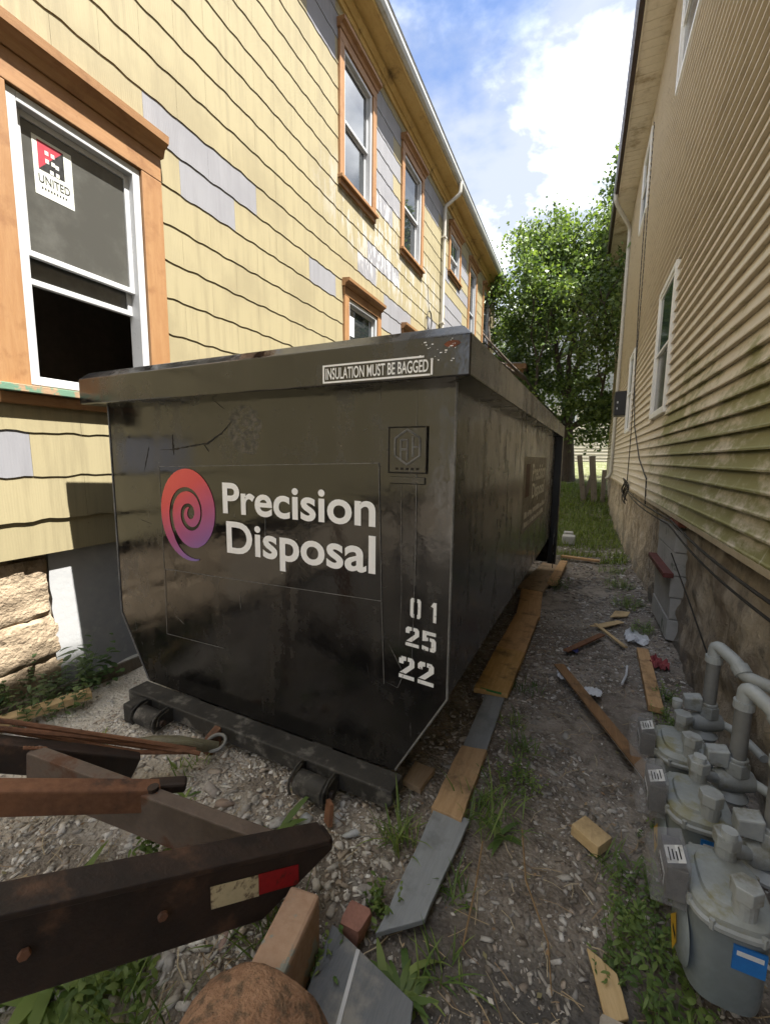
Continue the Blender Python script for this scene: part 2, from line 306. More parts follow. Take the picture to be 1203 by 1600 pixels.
# gas meters
MGAS = mat('meter_grey_paint', (.175, .205, .225), (.14, .165, .18), 5, .42, .12, 40, dirt=(.12, .115, .085), dscale=6, dlo=.55, dhi=.72)
MGASL = mat('light_grey_casting', (.33, .355, .365), (.26, .28, .29), 6, .45, .15, 50, dirt=(.15, .14, .095), dscale=11, dlo=.48, dhi=.72)
MPIPE = mat('grey_pipe_paint', (.38, .41, .425), (.31, .335, .35), 6, .42, .1, 50, dirt=(.17, .16, .13), dscale=7, dlo=.6, dhi=.75)
MPIPED = mat('bare_dark_pipe', (.20, .205, .207), (.16, .165, .167), 6, .5, .15, 60)
MGTOP = mat('algae_stained_cover', (.29, .315, .315), (.23, .25, .25), 6, .5, .15, 50, dirt=(.21, .205, .125), dscale=9, dlo=.50, dhi=.66)
MLABL = mat('meter_label', (.60, .61, .62), (.52, .53, .54), 30, .5, .03, 40, dirt=(.25, .24, .2), dscale=20)
def m_clear():
    t = NT('cloudy_clear_plastic'); tr = t.n('BsdfTransparent'); tr.inputs[0].default_value = (.93, .93, .93, 1); mx = t.n('MixShader'); mx.inputs[0].default_value = .2
    t.done((.42, .42, .44), .08, 0, .7); t.l(tr.outputs[0], mx.inputs[1]); t.l(t.p.outputs[0], mx.inputs[2]); t.l(mx.outputs[0], t.out.inputs[0]); return t.mat
MCLR = m_clear()
MYELT = mat('yellow_tag', (.62, .40, .03), (.55, .35, .03), 6, .5, .05, 40); MDIAL = mat('index_face', (.14, .14, .145), (.09, .09, .095), 20, .5, .05, 40); MINK = mat('black_print', (.01, .01, .01), (.015, .015, .015), 5, .5, 0)
# ground, stones, plants
def m_ground():
    t = NT('dirt_and_gravel'); P = t.pos(); s = t.sep(P)
    n1 = t.noise(P, 1.4, 7, .62); n2 = t.noise(P, 9, 7, .65); n3 = t.noise(P, 45, 5, .65)
    c = t.mix(t.ramp(n1, .40, .62), (.175, .15, .128), (.335, .298, .258)); c = t.mix(t.ramp(n2, .45, .68, 0, .8), c, (.085, .072, .063)); c = t.mix(t.ramp(n3, .52, .7, 0, .65), c, (.38, .35, .315))
    left = t.ramp(s[0], -.75, -1.5); pale = t.math('MULTIPLY', left, t.ramp(t.math('ADD', n1, t.math('MULTIPLY', n2, .4)), .5, .85)); c = t.mix(pale, c, (.50, .465, .42))
    slab = t.math('MULTIPLY', t.ramp(t.math('ADD', s[0], t.math('MULTIPLY', n2, .4)), -1.75, -2.15), t.ramp(s[1], .75, 1.15)); c = t.mix(t.math('MULTIPLY', slab, t.ramp(n3, .3, .7, .95, .6)), c, (.70, .665, .61))
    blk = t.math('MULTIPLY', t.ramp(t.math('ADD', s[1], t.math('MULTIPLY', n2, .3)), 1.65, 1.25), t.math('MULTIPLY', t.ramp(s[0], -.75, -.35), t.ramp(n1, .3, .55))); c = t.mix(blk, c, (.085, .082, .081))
    gr = t.math('MULTIPLY', t.ramp(s[1], 6.5, 9.5), t.ramp(n2, .25, .6)); c = t.mix(gr, c, (.085, .105, .03))
    v = t.n('TexVoronoi'); v.inputs['Scale'].default_value = 55; t.l(P, v.inputs['Vector'])
    t.bump(t.math('ADD', t.math('MULTIPLY', n3, 1.), t.math('MULTIPLY', t.math('SUBTRACT', .5, v.outputs[0]), .8)), .9, .014)
    return t.done(c, .95, 0, .2)
MGRD = m_ground()
def m_attr(name, rough=.8, trans=0., bump=0, spec=.3):
    t = NT(name); a = t.n('Attribute'); a.attribute_name = 'Col'; c = a.outputs['Color']
    if bump:
        P = t.pos(); c = t.mix(t.ramp(t.noise(P, 30, 5, .7), .4, .75, 0, .6), c, (.12, .10, .085)); t.bump(t.noise(P, 90, 4, .7), bump, .006)
    t.done(c, rough, 0, spec)
    if trans:
        tl = t.n('BsdfTranslucent'); t.l(t.mix(1, c, (1.25, 1.3, .55), 'MULTIPLY'), tl.inputs[0]); mx = t.n('MixShader'); mx.inputs[0].default_value = trans
        t.l(t.p.outputs[0], mx.inputs[1]); t.l(tl.outputs[0], mx.inputs[2]); t.l(mx.outputs[0], t.out.inputs[0])
    return t.mat
MSTN = m_attr('gravel_stone', .9, 0, .5); MLEAF = m_attr('leaf', .5, .38, 0, .45); MSTRAW = m_attr('straw', .8)
MBARK = mat('tree_bark', (.085, .065, .05), (.05, .04, .032), 5, .95, .9, 30, (6, 6, 1), bdist=.02)
MBKS = mat('grey_clapboard', (.32, .32, .31), (.26, .26, .25), 1, .7, .05, 20); MBKS2 = mat('pale_sunlit_clapboard', (.50, .46, .39), (.42, .38, .31), 1, .7, .05, 20)  # second one, lower clapboards: pale siding, lightened further to paint sunlight on it
MTEAL = mat('teal_trim', (.05, .17, .17), (.04, .13, .13), 3, .5, .05, 20)

# ------------------------------------------------------------------ ground
GP = [(-300, 0), (8.5, 0), (11.5, .06), (14, .38), (17, .86), (24, 1.45), (60, 2.0), (400, 2.2)]
def gz(x, y):
    for (a, za), (b, zb) in zip(GP, GP[1:]):
        if y <= b:
            k = (y - a) / (b - a); k = max(0, k); z = za + (zb - za) * k; break
    else: z = 2.2
    if abs(x) < 8 and -4 < y < 24:
        z += .022 * nz(x * 1.1, y * 1.1, 3) + .012 * nz(x * 4, y * 4, 1) + .006 * nz(x * 13, y * 13, 2) - .012
        if x > .35 and y < 9: z += .05 * min(1, (x - .35) / .4)
    return z
xs = np.concatenate([np.linspace(-260, -6, 12), np.linspace(-5.2, -3.4, 6), np.arange(-3.3, 1.0, .035), np.linspace(1.2, 6, 8), np.linspace(12, 260, 12)])
ys = np.concatenate([np.linspace(-200, -5, 10), np.linspace(-4, 0, 10), np.arange(.15, 6.0, .035), np.arange(6.0, 14, .12), np.linspace(14.3, 26, 24), np.linspace(32, 320, 14)])
V = [(x, y, gz(x, y)) for y in ys for x in xs]; nx = len(xs)
F = [(j * nx + i, j * nx + i + 1, (j + 1) * nx + i + 1, (j + 1) * nx + i) for j in range(len(ys) - 1) for i in range(nx - 1)]
g = link('ground', np_mesh('ground', V, F, MGRD, smooth=True)); g['kind'] = 'structure'

# ------------------------------------------------------------------ yellow house on the left (wall faces +X)
XW = -3.12
YH = empty('yellow_house', (XW - 3, 8, 0)); tag(YH, 'two storey house with peeling yellow shingles and orange wood window trim', 'house')
YH_inv = Matrix.Translation((-(XW - 3), -8, 0))
def ypart(mb, name, m, parent=None, **k):                    # parts are written in place; the root only carries them
    o = mb.build(name, m, **k); o.parent = parent or YH; o.matrix_parent_inverse = YH_inv if (parent is None) else Matrix.Identity(4); return o
Y0, Y1, ZB, ZT = -7.0, 16.0, 1.175, 7.42
# windows: inner frame y0,y1,z0,z1, casing width, kind
WINS = [(1.55, 2.37, 2.02, 3.68, .17, 'open'), (5.37, 6.20, 5.27, 6.82, .12, 'sky'), (7.46, 8.33, 5.27, 6.82, .12, 'sky'), (10.32, 11.15, 5.98, 6.82, .11, 'grid'),
        (12.25, 12.98, 4.60, 6.82, .12, 'tall'), (14.05, 14.95, 4.60, 6.82, .12, 'tall'), (5.50, 6.42, 2.15, 3.80, .13, 'low'), (7.60, 8.50, 2.15, 3.80, .13, 'low')]
# wall body behind the shingles, with a real opening for the half-open window
o0, o1, p0, p1 = WINS[0][:4]
w = MB(); xb, xf = XW - .18, XW - .012
rects = [(Y0, Y1, .95, ZT)]
for (q0, q1, s0, s1, cw, kd) in WINS:
    nr = []
    for (ra, rb, rz, rw) in rects:
        if rb <= q0 or ra >= q1 or rw <= s0 or rz >= s1: nr.append((ra, rb, rz, rw)); continue
        if ra < q0: nr.append((ra, q0, rz, rw))
        if rb > q1: nr.append((q1, rb, rz, rw))
        m0, m1 = max(ra, q0), min(rb, q1)
        if rz < s0: nr.append((m0, m1, rz, s0))
        if rw > s1: nr.append((m0, m1, s1, rw))
    rects = nr
for (ra, rb, rz, rw) in rects: w.box(xb, ra, rz, xf, rb, rw)
w.box(XW - 6.5, Y1 - .18, 0, xb, Y1, ZT); ypart(w, 'wall', MYEL)
w = MB(); w.box(xb - 1.6, o0 - .8, 1.0, xb - 1.55, o1 + 1.6, p1 + .4); w.box(xb - 1.55, o0 - .85, 1.0, xb, o0 - .8, p1 + .4); w.box(xb - 1.55, o1 + 1.6, 1.0, xb, o1 + 1.65, p1 + .4); w.box(xb - 1.55, o0 - .8, p1 + .35, xb, o1 + 1.6, p1 + .4); w.box(xb - 1.55, o0 - .8, 1.0, xb, o1 + 1.6, 1.05)
ypart(w, 'room_interior', MDARK)
# shingles
def wob(y, k): return .0045 * math.sin(2 * math.pi * y / .305 + k * 1.7 + 1.6 * nz(y * 1.3, k * 3.1)) + .0035 * math.sin(2 * math.pi * y / .17 + k * 2.9 + 2 * nz(y, k * 5.3, 2)) + .008 * nz(y * 2.2, k * 7.7)
SW, SE = .61, .282
GREYS = [(2.52, 3.34, 10), (2.52, 3.26, 9), (4.68, 5.34, 9), (1.2, 1.62, 1), (6.55, 7.9, 10), (5.95, 6.6, 11), (6.6, 8.0, 9), (6.34, 7.3, 20), (6.34, 7.3, 19), (6.34, 7.0, 18), (6.34, 7.2, 16), (6.34, 6.9, 15), (6.34, 6.8, 17),
         (8.5, 9.6, 20), (8.5, 9.6, 19), (3.0, 5.2, 21), (3.6, 5.2, 20), (4.4, 5.2, 19), (9.8, 10.2, 19), (9.8, 10.2, 17), (9.8, 10.2, 16), (9.9, 11.6, 14), (10.2, 12.1, 13), (9.9, 12.1, 12), (11.3, 12.1, 19), (11.3, 12.1, 18), (11.3, 12.1, 16), (13.2, 14, 18), (13.2, 14, 19), (9.2, 10.4, 10), (8.9, 9.6, 11), (6.2, 7.1, 12)]
def shingle_mb(mb, a, b, k):
    z0 = ZB + k * SE; z1 = min(z0 + SE + .03, ZT)
    rects = [(a, b, z0, z1)]
    for (q0, q1, s0, s1, cw, kd) in WINS:
        nr = []
        for (ra, rb, rz, rw) in rects:
            if rb <= q0 or ra >= q1 or rw <= s0 or rz >= s1: nr.append((ra, rb, rz, rw)); continue
            if ra < q0: nr.append((ra, q0, rz, rw))
            if rb > q1: nr.append((q1, rb, rz, rw))
            m0, m1 = max(ra, q0), min(rb, q1)
            if rz < s0: nr.append((m0, m1, rz, s0))
            if rw > s1: nr.append((m0, m1, s1, rw))
        rects = nr
    n_ = 0
    for (ra, rb, rz, rw) in rects:
        if rb - ra < .02 or rw - rz < .02: continue
        wavy = abs(rz - z0) < 1e-6; ns = max(2, int((rb - ra) / .045)) if wavy else 1
        ex = .0022; vs_ = []; fs_ = []
        for i in range(ns + 1):
            y = ra + (rb - ra) * i / ns; zb = rz + (wob(y, k) if wavy else 0)
            xt = XW - .010; xo = XW + (ex if wavy else .002)
            vs_ += [(xt - .002, y, zb), (xo, y, zb), (xt + .004, y, rw)]
        for i in range(ns):
            o = i * 3; fs_ += [(o, o + 1, o + 4, o + 3), (o + 1, o + 2, o + 5, o + 4)]
        fs_ += [(0, 2, 1), (ns * 3, ns * 3 + 1, ns * 3 + 2)]
        mb.add(vs_, fs_); n_ += 1
    return n_
cells = []
for k in range(23):
    off = (k % 2) * .305
    y = math.floor(.2 / SW) * SW - off
    while y < Y1:
        a, b = max(y + .0008, .2), min(y + SW - .0008, Y1 - .01)
        if b - a > .03:
            ym, zm = (a + b) / 2, ZB + (k + .5) * SE
            tf = 1.63 / ym; hid = (ym > 1.63 and -2.82 < XW * tf < -.42 and 1.6 + (zm + .14 - 1.6) * tf < 2.08) or ym < 1.1
            cells.append((ym ** 2 + (zm - 1.6) ** 2 + 9.7 + (1e4 if hid else 0), a, b, k))
        y += SW
cells.sort()
rest = MB()
for i, (d_, a, b, k) in enumerate(cells):
    # split where grey replacement shingles begin and end
    grey = any(g0 - .02 < (a + b) / 2 < g1 + .02 and kk == k for g0, g1, kk in GREYS)
    if i < 300 and d_ < 1e4:
        mb = MB()
        if shingle_mb(mb, a, b, k): ypart(mb, 'shingle', MGRY if grey else MYEL)
    else: shingle_mb(rest, a, b, k)
o = ypart(rest, 'shingle_field', MYEL); o['kind'] = 'stuff'
for kk in (ZT - .16,):                                        # frieze, crown and soffit under the eave
    w = MB(); w.box(XW, Y0, ZT - .20, XW + .028, Y1, ZT - .03); ypart(w, 'frieze_board', MSOF)
    w = MB(); w.prism([(XW + .029, Y0, ZT - .12), (XW + .05, Y0, ZT - .12), (XW + .09, Y0, ZT - .06), (XW + .09, Y0, ZT - .03), (XW + .029, Y0, ZT - .03)], (0, Y1 - Y0, 0)); ypart(w, 'crown_moulding', MSOF)
y = Y0
for wdt in [3.1, 2.9, 3.3, 3.0, 2.7, 3.4, 2.9, 2.2]:
    e_ = min(y + wdt, Y1 + .3); w = MB(); w.box(XW - .01, y, ZT - .028, XW + .10, e_ - .004, ZT - .012); w.box(XW + .105, y, ZT - .024, XW + .31, e_ - .004, ZT - .008); ypart(w, 'soffit_board', MSOF); y = e_
w = MB(); w.box(XW + .312, Y0, ZT - .045, XW + .335, Y1 + .3, ZT + .12); ypart(w, 'fascia_board', MSOF)
w = MB(); w.prism([(XW + .336, Y0, ZT + .0), (XW + .40, Y0, ZT + .0), (XW + .425, Y0, ZT + .05), (XW + .43, Y0, ZT + .105), (XW + .445, Y0, ZT + .125), (XW + .438, Y0, ZT + .13), (XW + .336, Y0, ZT + .13)], (0, Y1 + .3 - Y0, 0)); ypart(w, 'gutter', MGUT)
w = MB(); w.prism([(XW + .36, Y0, ZT + .135), (XW - 3.4, Y0, ZT + 1.9), (XW - 3.4, Y0, ZT + 1.8), (XW - .0, Y0, ZT + .06)], (0, Y1 + .35 - Y0, 0)); w.prism([(XW - 3.4, Y0, ZT + 1.9), (XW - 7, Y0, ZT + .1), (XW - 7, Y0, ZT + 0.0), (XW - 3.4, Y0, ZT + 1.8)], (0, Y1 + .35 - Y0, 0)); ypart(w, 'roof', MROOF)
w = MB(); yd = 9.68
w.tube([(XW + .40, yd + .0, ZT + .04), (XW + .39, yd, ZT - .14), (XW + .37, yd, ZT - .2), (XW + .09, yd, ZT - .36), (XW + .065, yd, ZT - .42), (XW + .065, yd, 4.9), (XW + .065, yd, .25)], .038, 10); ds = ypart(w, 'downspout', MDSP, smooth=True)
for z in (6.4, 4.6, 2.6):
    w = MB(); w.box(XW + .014, yd - .055, z, XW + .11, yd + .055, z + .03); ypart(w, 'downspout_strap', MDSP)
# window parts
def sub(mb, name, m, parent, **k):
    o = mb.build(name, m, **k); o.parent = parent; o.matrix_parent_inverse = parent.matrix_basis.inverted() @ Matrix.Identity(4) if False else YHW_inv; return o
YHW_inv = Matrix.Identity(4)
def yellow_window(y0, y1, z0, z1, cw, kind):
    fwid = .055 if kind == 'open' else .045
    x_ = XW - .03
    w = MB()                                                   # vinyl frame ring
    for (a, b, c, d) in ((y0, y0 + fwid, z0, z1), (y1 - fwid, y1, z0, z1), (y0 + fwid, y1 - fwid, z0, z0 + fwid), (y0 + fwid, y1 - fwid, z1 - fwid, z1)):
        w.box(XW - .11, a, c, XW + .012, b, d)
    win = ypart(w, 'window', MVIN, bevel=.004); mb = lambda m_, n_, mt, **k: sub(m_, n_, mt, win, **k)
    ci = y0 + fwid; cj = y1 - fwid; zi = z0 + fwid; zj = z1 - fwid; zm = (zi + zj) / 2
    if kind == 'open': sashes = [(zi + (zj - zi) * .47, zj, XW - .035, MGLG), (zi + (zj - zi) * .37, zi + (zj - zi) * .86, XW - .075, MGLG)]
    else: sashes = [(zm - .01, zj, XW - .035, MGLT if kind in('grid',) else MGL), (zi, zm + .012, XW - .07, MGLG if kind in ('low', 'tall') else MGL)]
    for n_, (a, b, xx, gm) in enumerate(sashes):
        s_ = .036; q = MB()
        for (c, d, e, g_) in ((ci, ci + s_, a, b), (cj - s_, cj, a, b), (ci + s_, cj - s_, a, a + s_), (ci + s_, cj - s_, b - s_, b)): q.box(xx - .03, c, e, xx, d, g_)
        if kind == 'grid': q.box(xx - .022, (ci + cj) / 2 - .01, a + s_, xx - .004, (ci + cj) / 2 + .01, b - s_)
        mb(q, 'sash', MVIN, bevel=.003)
        q = MB(); q.box(xx - .019, ci + s_ - .004, a + s_ - .004, xx - .013, cj - s_ + .004, b - s_ + .004); mb(q, 'pane', gm)
    q = MB(); q.box(XW - .115, y0 - cw, z0 - .02, XW - .018, y0, z1 + .02) if False else None
    pr = .034
    for (a, b) in ((y0 - cw, y0 - .004), (y1 + .004, y1 + cw)):
        q = MB(); q.box(XW - .01, a, z0 - .01, XW + pr, b, z1 + .004); mb(q, 'casing_board', MCED, bevel=.004)
    hh = .18 if kind == 'open' else .12
    q = MB(); q.box(XW - .01, y0 - cw, z1 + .008, XW + pr, y1 + cw, z1 + hh); mb(q, 'head_board', MCEDH, bevel=.004)
    q = MB(); zc = z1 + hh + .002; e = .02; cd = .15 if kind == 'open' else .105
    q.prism([(XW - .01, y0 - cw - e, zc), (XW + pr + .012, y0 - cw - e, zc), (XW + pr + .03, y0 - cw - e, zc + cd * .35), (XW + pr + .075, y0 - cw - e, zc + cd * .55), (XW + pr + .08, y0 - cw - e, zc + cd * .9), (XW - .01, y0 - cw - e, zc + cd)], (0, y1 - y0 + 2 * cw + 2 * e, 0)); mb(q, 'cornice', MCEDH)
    q = MB(); q.box(XW - .01, y0 - cw - .015, z0 - .055, XW + .075, y1 + cw + .015, z0 - .012); mb(q, 'sill', MSIL if kind == 'open' else MCEDH, bevel=.004)
    q = MB(); q.box(XW - .01, y0 - cw, z0 - .125, XW + .035, y1 + cw, z0 - .058); mb(q, 'apron', MCEDH, bevel=.004)
    return win
WOBJ = [yellow_window(*a) for a in WINS]

# lettering: Blender's built-in face turned into a mesh, scaled into a box
def text_pts(s, bold=.0, space=1.0, shear=0):
    cu = bpy.data.curves.new('t', 'FONT'); cu.body = s; cu.size = 1; cu.offset = bold; cu.space_character = space; cu.resolution_u = 5; cu.shear = shear
    ob = bpy.data.objects.new('t', cu); col.objects.link(ob); dg = bpy.context.evaluated_depsgraph_get(); dg.update()
    me = bpy.data.meshes.new_from_object(ob.evaluated_get(dg)); vv = [v.co.copy() for v in me.vertices]; ff = [tuple(p.vertices) for p in me.polygons]
    bpy.data.objects.remove(ob); bpy.data.meshes.remove(me); bpy.data.curves.remove(cu); return vv, ff
def text_into(mb, s, fn, bold=.0, mi=0, space=1.0, fit=None):
    """fn maps (u, v) in 0..1 over the text's own box to a 3D point; fit: (ymin, ymax) of the em box to use instead"""
    vv, ff = text_pts(s, bold, space); xs_ = [p.x for p in vv]; ys_ = [p.y for p in vv]
    a, b = min(xs_), max(xs_); c, d = (min(ys_), max(ys_)) if fit is None else fit
    mb.add([fn((p.x - a) / (b - a), (p.y - c) / (d - c)) for p in vv], ff, mi)
# sticker on the upper sash: white sheet, red and black emblem, the word UNITED
xs_ = XW - .035 - .0125
sy0, sy1, sz0, sz1 = 1.70, 1.925, 3.20, 3.535
q = MB(); q.box(xs_, sy0, sz0, xs_ + .001, sy1, sz1, 0)
S = lambda u, v, e=.002: (xs_ + e, sy0 + u * (sy1 - sy0), sz0 + v * (sz1 - sz0))
def quad(mb, us, mi, e=.002): mb.add([S(u, v, e) for u, v in us], [tuple(range(len(us)))], mi)
quad(q, [(.12, .95), (.12, .45), (.78, .95)], 1); quad(q, [(.78, .95), (.12, .45), (.78, .45)], 2)
for (a, b) in ((.30, .82), (.45, .82), (.30, .68), (.45, .68), (.40, .52), (.55, .52), (.55, .66)): quad(q, [(a, b - .07), (a + .09, b - .07), (a + .09, b), (a, b)], 0, .003)
text_into(q, 'UNITED', lambda u, v: S(.10 + .80 * u, .22 + .15 * v), .012, 2)
for i in range(9): quad(q, [(.16 + i * .075, .12), (.20 + i * .075, .12), (.20 + i * .075, .16), (.16 + i * .075, .16)], 2)
sub(q, 'sticker', [mat('sticker_white', (.55, .57, .52), (.48, .50, .46), 4, .5, 0), mat('sticker_red', (.33, .03, .05), (.28, .03, .04), 4, .5, 0), MINK], WOBJ[0])
q = MB(); q.box(xs_, 5.60, 3.35, xs_ + .001, 5.78, 3.62); sub(q, 'sticker', MPAPR, WOBJ[6])
# foundation: stones left of the grey plastered stretch
XF = XW - .05
w = MB(); w.box(XF - .5, Y0, -.4, XF - .06, Y1, 1.18); ypart(w, 'foundation_core', MMORT)
def rough_block(x0, y0, z0, x1, y1, z1, amp, seed, n=(2, 12, 9)):
    """one stone: a box whose faces are pushed about by noise, edges rounded off"""
    mb = MB(); cx_, cy_, cz_ = (x0 + x1) / 2, (y0 + y1) / 2, (z0 + z1) / 2; hx, hy, hz = (x1 - x0) / 2, (y1 - y0) / 2, (z1 - z0) / 2
    vs_ = {}; fs_ = []
    def P(i, j, k):
        a, b, c = (2 * i / n[0] - 1), (2 * j / n[1] - 1), (2 * k / n[2] - 1)
        r = 1 - .10 * (max(0, abs(b) - .8) / .2) ** 2 - .08 * (max(0, abs(c) - .8) / .2) ** 2
        p = Vector((cx_ + a * hx * r, cy_ + b * hy, cz_ + c * hz))
        d = amp * (nz(p.y * 7 + seed, p.z * 7, seed) + .6 * nz(p.y * 19, p.z * 19 + seed, 3) + .35 * nz(p.y * 45, p.z * 45, seed))
        return p + Vector((d * (1 if a > 0 else 0), .35 * d, .35 * d))
    for i in range(n[0] + 1):
        for j in range(n[1] + 1):
            for k in range(n[2] + 1):
                if i in (0, n[0]) or j in (0, n[1]) or k in (0, n[2]): vs_[(i, j, k)] = len(mb.v); mb.v.append(tuple(P(i, j, k)))
    def q4(a, b, c, d): mb.f.append((vs_[a], vs_[b], vs_[c], vs_[d])); mb.m.append(0)
    for j in range(n[1]):
        for k in range(n[2]): q4((n[0], j, k), (n[0], j + 1, k), (n[0], j + 1, k + 1), (n[0], j, k + 1))
    for i in range(n[0]):
        for j in range(n[1]): q4((i, j, n[2]), (i + 1, j, n[2]), (i + 1, j + 1, n[2]), (i, j + 1, n[2])); q4((i, j + 1, 0), (i + 1, j + 1, 0), (i + 1, j, 0), (i, j, 0))
        for k in range(n[2]): q4((i, 0, k), (i + 1, 0, k), (i + 1, 0, k + 1), (i, 0, k + 1)); q4((i, n[1], k + 1), (i + 1, n[1], k + 1), (i + 1, n[1], k), (i, n[1], k))
    return mb
for i, (a, b, c, d) in enumerate([(1.18, 1.42, .90, 1.14), (1.425, 1.60, .93, 1.15), (.9, 1.17, .86, 1.14), (1.02, 1.59, .52, .91), (.5, 1.01, .50, .85), (1.10, 1.62, .22, .515), (.5, 1.09, .15, .49), (1.2, 1.63, -.12, .215), (.5, 1.19, -.12, .14)]):
    ypart(rough_block(XF - .3, a, c, XF - .012, b, d, .024, i * 5.3, (2, 16, 12)), 'stone', MSTONE, smooth=True)
w = MB(); ny, nzz = 60, 22; ys_ = np.linspace(1.60, 16, ny); zs_ = np.linspace(-.25, 1.165, nzz)
vs_ = [(XF - .02 + .006 * nz(a * 2, b * 2, 5) + .003 * nz(a * 9, b * 9), a + (.02 * nz(b * 6, 1) + .012 * nz(b * 20, 3) if i == 0 else 0), b) for i, a in enumerate(ys_) for b in zs_]
w.add(vs_, [(i * nzz + j, (i + 1) * nzz + j, (i + 1) * nzz + j + 1, i * nzz + j + 1) for i in range(ny - 1) for j in range(nzz - 1)]); w.box(XF - .06, 1.61, -.25, XF - .04, 16, 1.16)
ypart(w, 'plaster_facing', MPLAS, smooth=True)
# porch roof behind the far corner
w = MB(); w.prism([(XW - .4, 16.3, 5.06), (XW + 1.12, 16.3, 4.98), (XW + 1.12, 16.3, 5.02), (XW - .4, 17.4, 5.75), (XW - .4, 16.3, 5.10)][:3] + [(XW - .4, 16.3, 5.10)], (0, 2.3, .25)); pr_ = ypart(w, 'porch_roof', MBKS)
w = MB(); w.prism([(XW - .4, 16.28, 4.88), (XW + 1.1, 16.28, 4.80), (XW + 1.1, 16.28, 4.975), (XW - .4, 16.28, 5.055)], (0, .04, 0)); w.box(XW + 1.08, 16.32, 4.80, XW + 1.12, 18.6, 4.975); sub(w, 'porch_fascia', MCEDH, pr_)
w = MB(); w.prism([(XW - .4, 16.33, 4.86), (XW + 1.07, 16.33, 4.79), (XW + 1.07, 16.33, 4.80), (XW - .4, 16.33, 4.875)], (0, 2.2, 0)); sub(w, 'porch_ceiling', MSOF, pr_)
for yy in (16.45, 18.4):
    w = MB(); w.box(XW + .92, yy, 0.3, XW + 1.02, yy + .1, 4.80); sub(w, 'porch_post', MCED, pr_)

# wire loop hanging on the yellow wall, and the line to the house behind
q = MB(); q.tube([(XW + .03, 8.75, 5.12), (XW + .035, 8.82, 4.75), (XW + .04, 8.86, 4.62)], .006, 5)
for j in range(2): q.tube([(XW + .045 + .008 * j, 8.86 + (.13 + .02 * j) * math.sin(t) , 4.44 - (.19 + .01 * j) * -math.cos(t)) for t in np.linspace(0, 2 * math.pi, 20)[:-1]], .008, 5, closed=True)
q.tube([(XW + .04, 8.8, 4.3), (XW + .045, 8.72, 4.18), (XW + .04, 8.9, 4.12)], .007, 5)
tag(q.build('hanging_wire', MCAB, smooth=True), 'coiled dark wire loop hanging on the yellow shingle wall beside the downspout', 'wire')
q = MB(); q.tube([Vector((XW + .06, 15.9, 6.9)).lerp(Vector((-.75, 26.4, 8.0)), t) - Vector((0, 0, 1.1 * t * (1 - t))) for t in np.linspace(0, 1, 14)], .011, 5)
tag(q.build('overhead_line', MCABG, smooth=True), 'thin overhead line running from the yellow house corner towards the tree', 'cable')

# ------------------------------------------------------------------ tan house on the right (wall faces -X)
XR = .77
TH = empty('tan_house', (XR + 3, 8, 0)); tag(TH, 'tall house with tan vinyl siding stained green and a rough foundation', 'house')
TH_inv = Matrix.Translation((-(XR + 3), -8, 0))
def tpart(mb, name, m, **k): o = mb.build(name, m, **k); o.parent = TH; o.matrix_parent_inverse = TH_inv; return o
TY0, TY1, TZB, TZT = -5.0, 15.6, 1.15, 7.58
TW = [(5.28, 6.30, 2.10, 3.58, 'dh'), (8.95, 9.80, 2.12, 3.58, 'dh'), (5.28, 6.52, 5.88, 7.25, 'dh'), (9.15, 10.2, 5.95, 7.25, 'open'), (12.9, 13.7, 5.95, 7.2, 'dh')]
w = MB(); w.box(XR + .012, TY0, TZB, XR + .2, TY1, TZT); w.box(XR + .2, TY1 - .2, 0, XR + 6.5, TY1, TZT); tpart(w, 'wall', MTANT)
EX = .1016; pid = 0
rest = MB()
for k in range(64):
    z0 = TZB + k * EX; z1 = z0 + EX + .006
    if z1 > TZT + .05: break
    cuts = [-5.0, .55 + random.uniform(0, .3)]; y = cuts[-1] + random.choice([2.0, 3.0, 3.6]); 
    while y < TY1 - 1: cuts.append(y); y += 4.3 + random.uniform(-.15, .15)
    cuts.append(TY1)
    for a, b in zip(cuts, cuts[1:]):
        segs = [(a, b)]
        for (q0, q1, s0, s1, kd) in TW:
            if z0 + EX / 2 > s0 and z0 + EX / 2 < s1:
                ns = []
                for (c, d) in segs:
                    if d <= q0 or c >= q1: ns.append((c, d)); continue
                    if c < q0: ns.append((c, q0))
                    if d > q1: ns.append((q1, d))
                segs = ns
        lap = .0015 * random.random()
        for (c, d) in segs:
            mb = MB(); prof = [(XR + .011, z0 + .002), (XR - .027 - lap, z0), (XR - .0275 - lap, z0 + .010), (XR - .021 - lap, z0 + .018), (XR + .006, z1), (XR + .011, z1)]
            mb.prism([(x, c + .0008, z) for x, z in prof], (0, d - c - .0016, 0))
            if b > 1.2: tpart(mb, 'siding_panel', MTAN)
            else: rest.add(mb.v, mb.f)
o = tpart(rest, 'siding_field', MTAN); o['kind'] = 'stuff'
w = MB(); w.box(XR - .030, TY0, TZB - .035, XR + .012, TY1, TZB - .002); tpart(w, 'starter_strip', MTANT)
w = MB(); w.box(XR - .022, TY1 - .002, TZB - .03, XR + .06, TY1 + .05, TZT); tpart(w, 'corner_post', MTANT)
w = MB(); w.box(XR - .024, TY0, TZT - .09, XR - .0, TY1, TZT - .016); tpart(w, 'frieze_trim', MTANT)
XS = .40; y = TY0
while y < TY1 + .25:
    w = MB(); e = y + .303
    w.box(XS, y, TZT - .012, XR, e, TZT); w.box(XS, y + .008, TZT - .019, XR, y + .022, TZT - .0125); w.box(XS, y + .155, TZT - .016, XR, y + .162, TZT - .0125)
    tpart(w, 'soffit_panel', MSOFR); y += .305
w = MB(); w.box(XS - .022, TY0, TZT - .03, XS - .002, TY1 + .3, TZT + .03); tpart(w, 'soffit_trim', MSOFR)
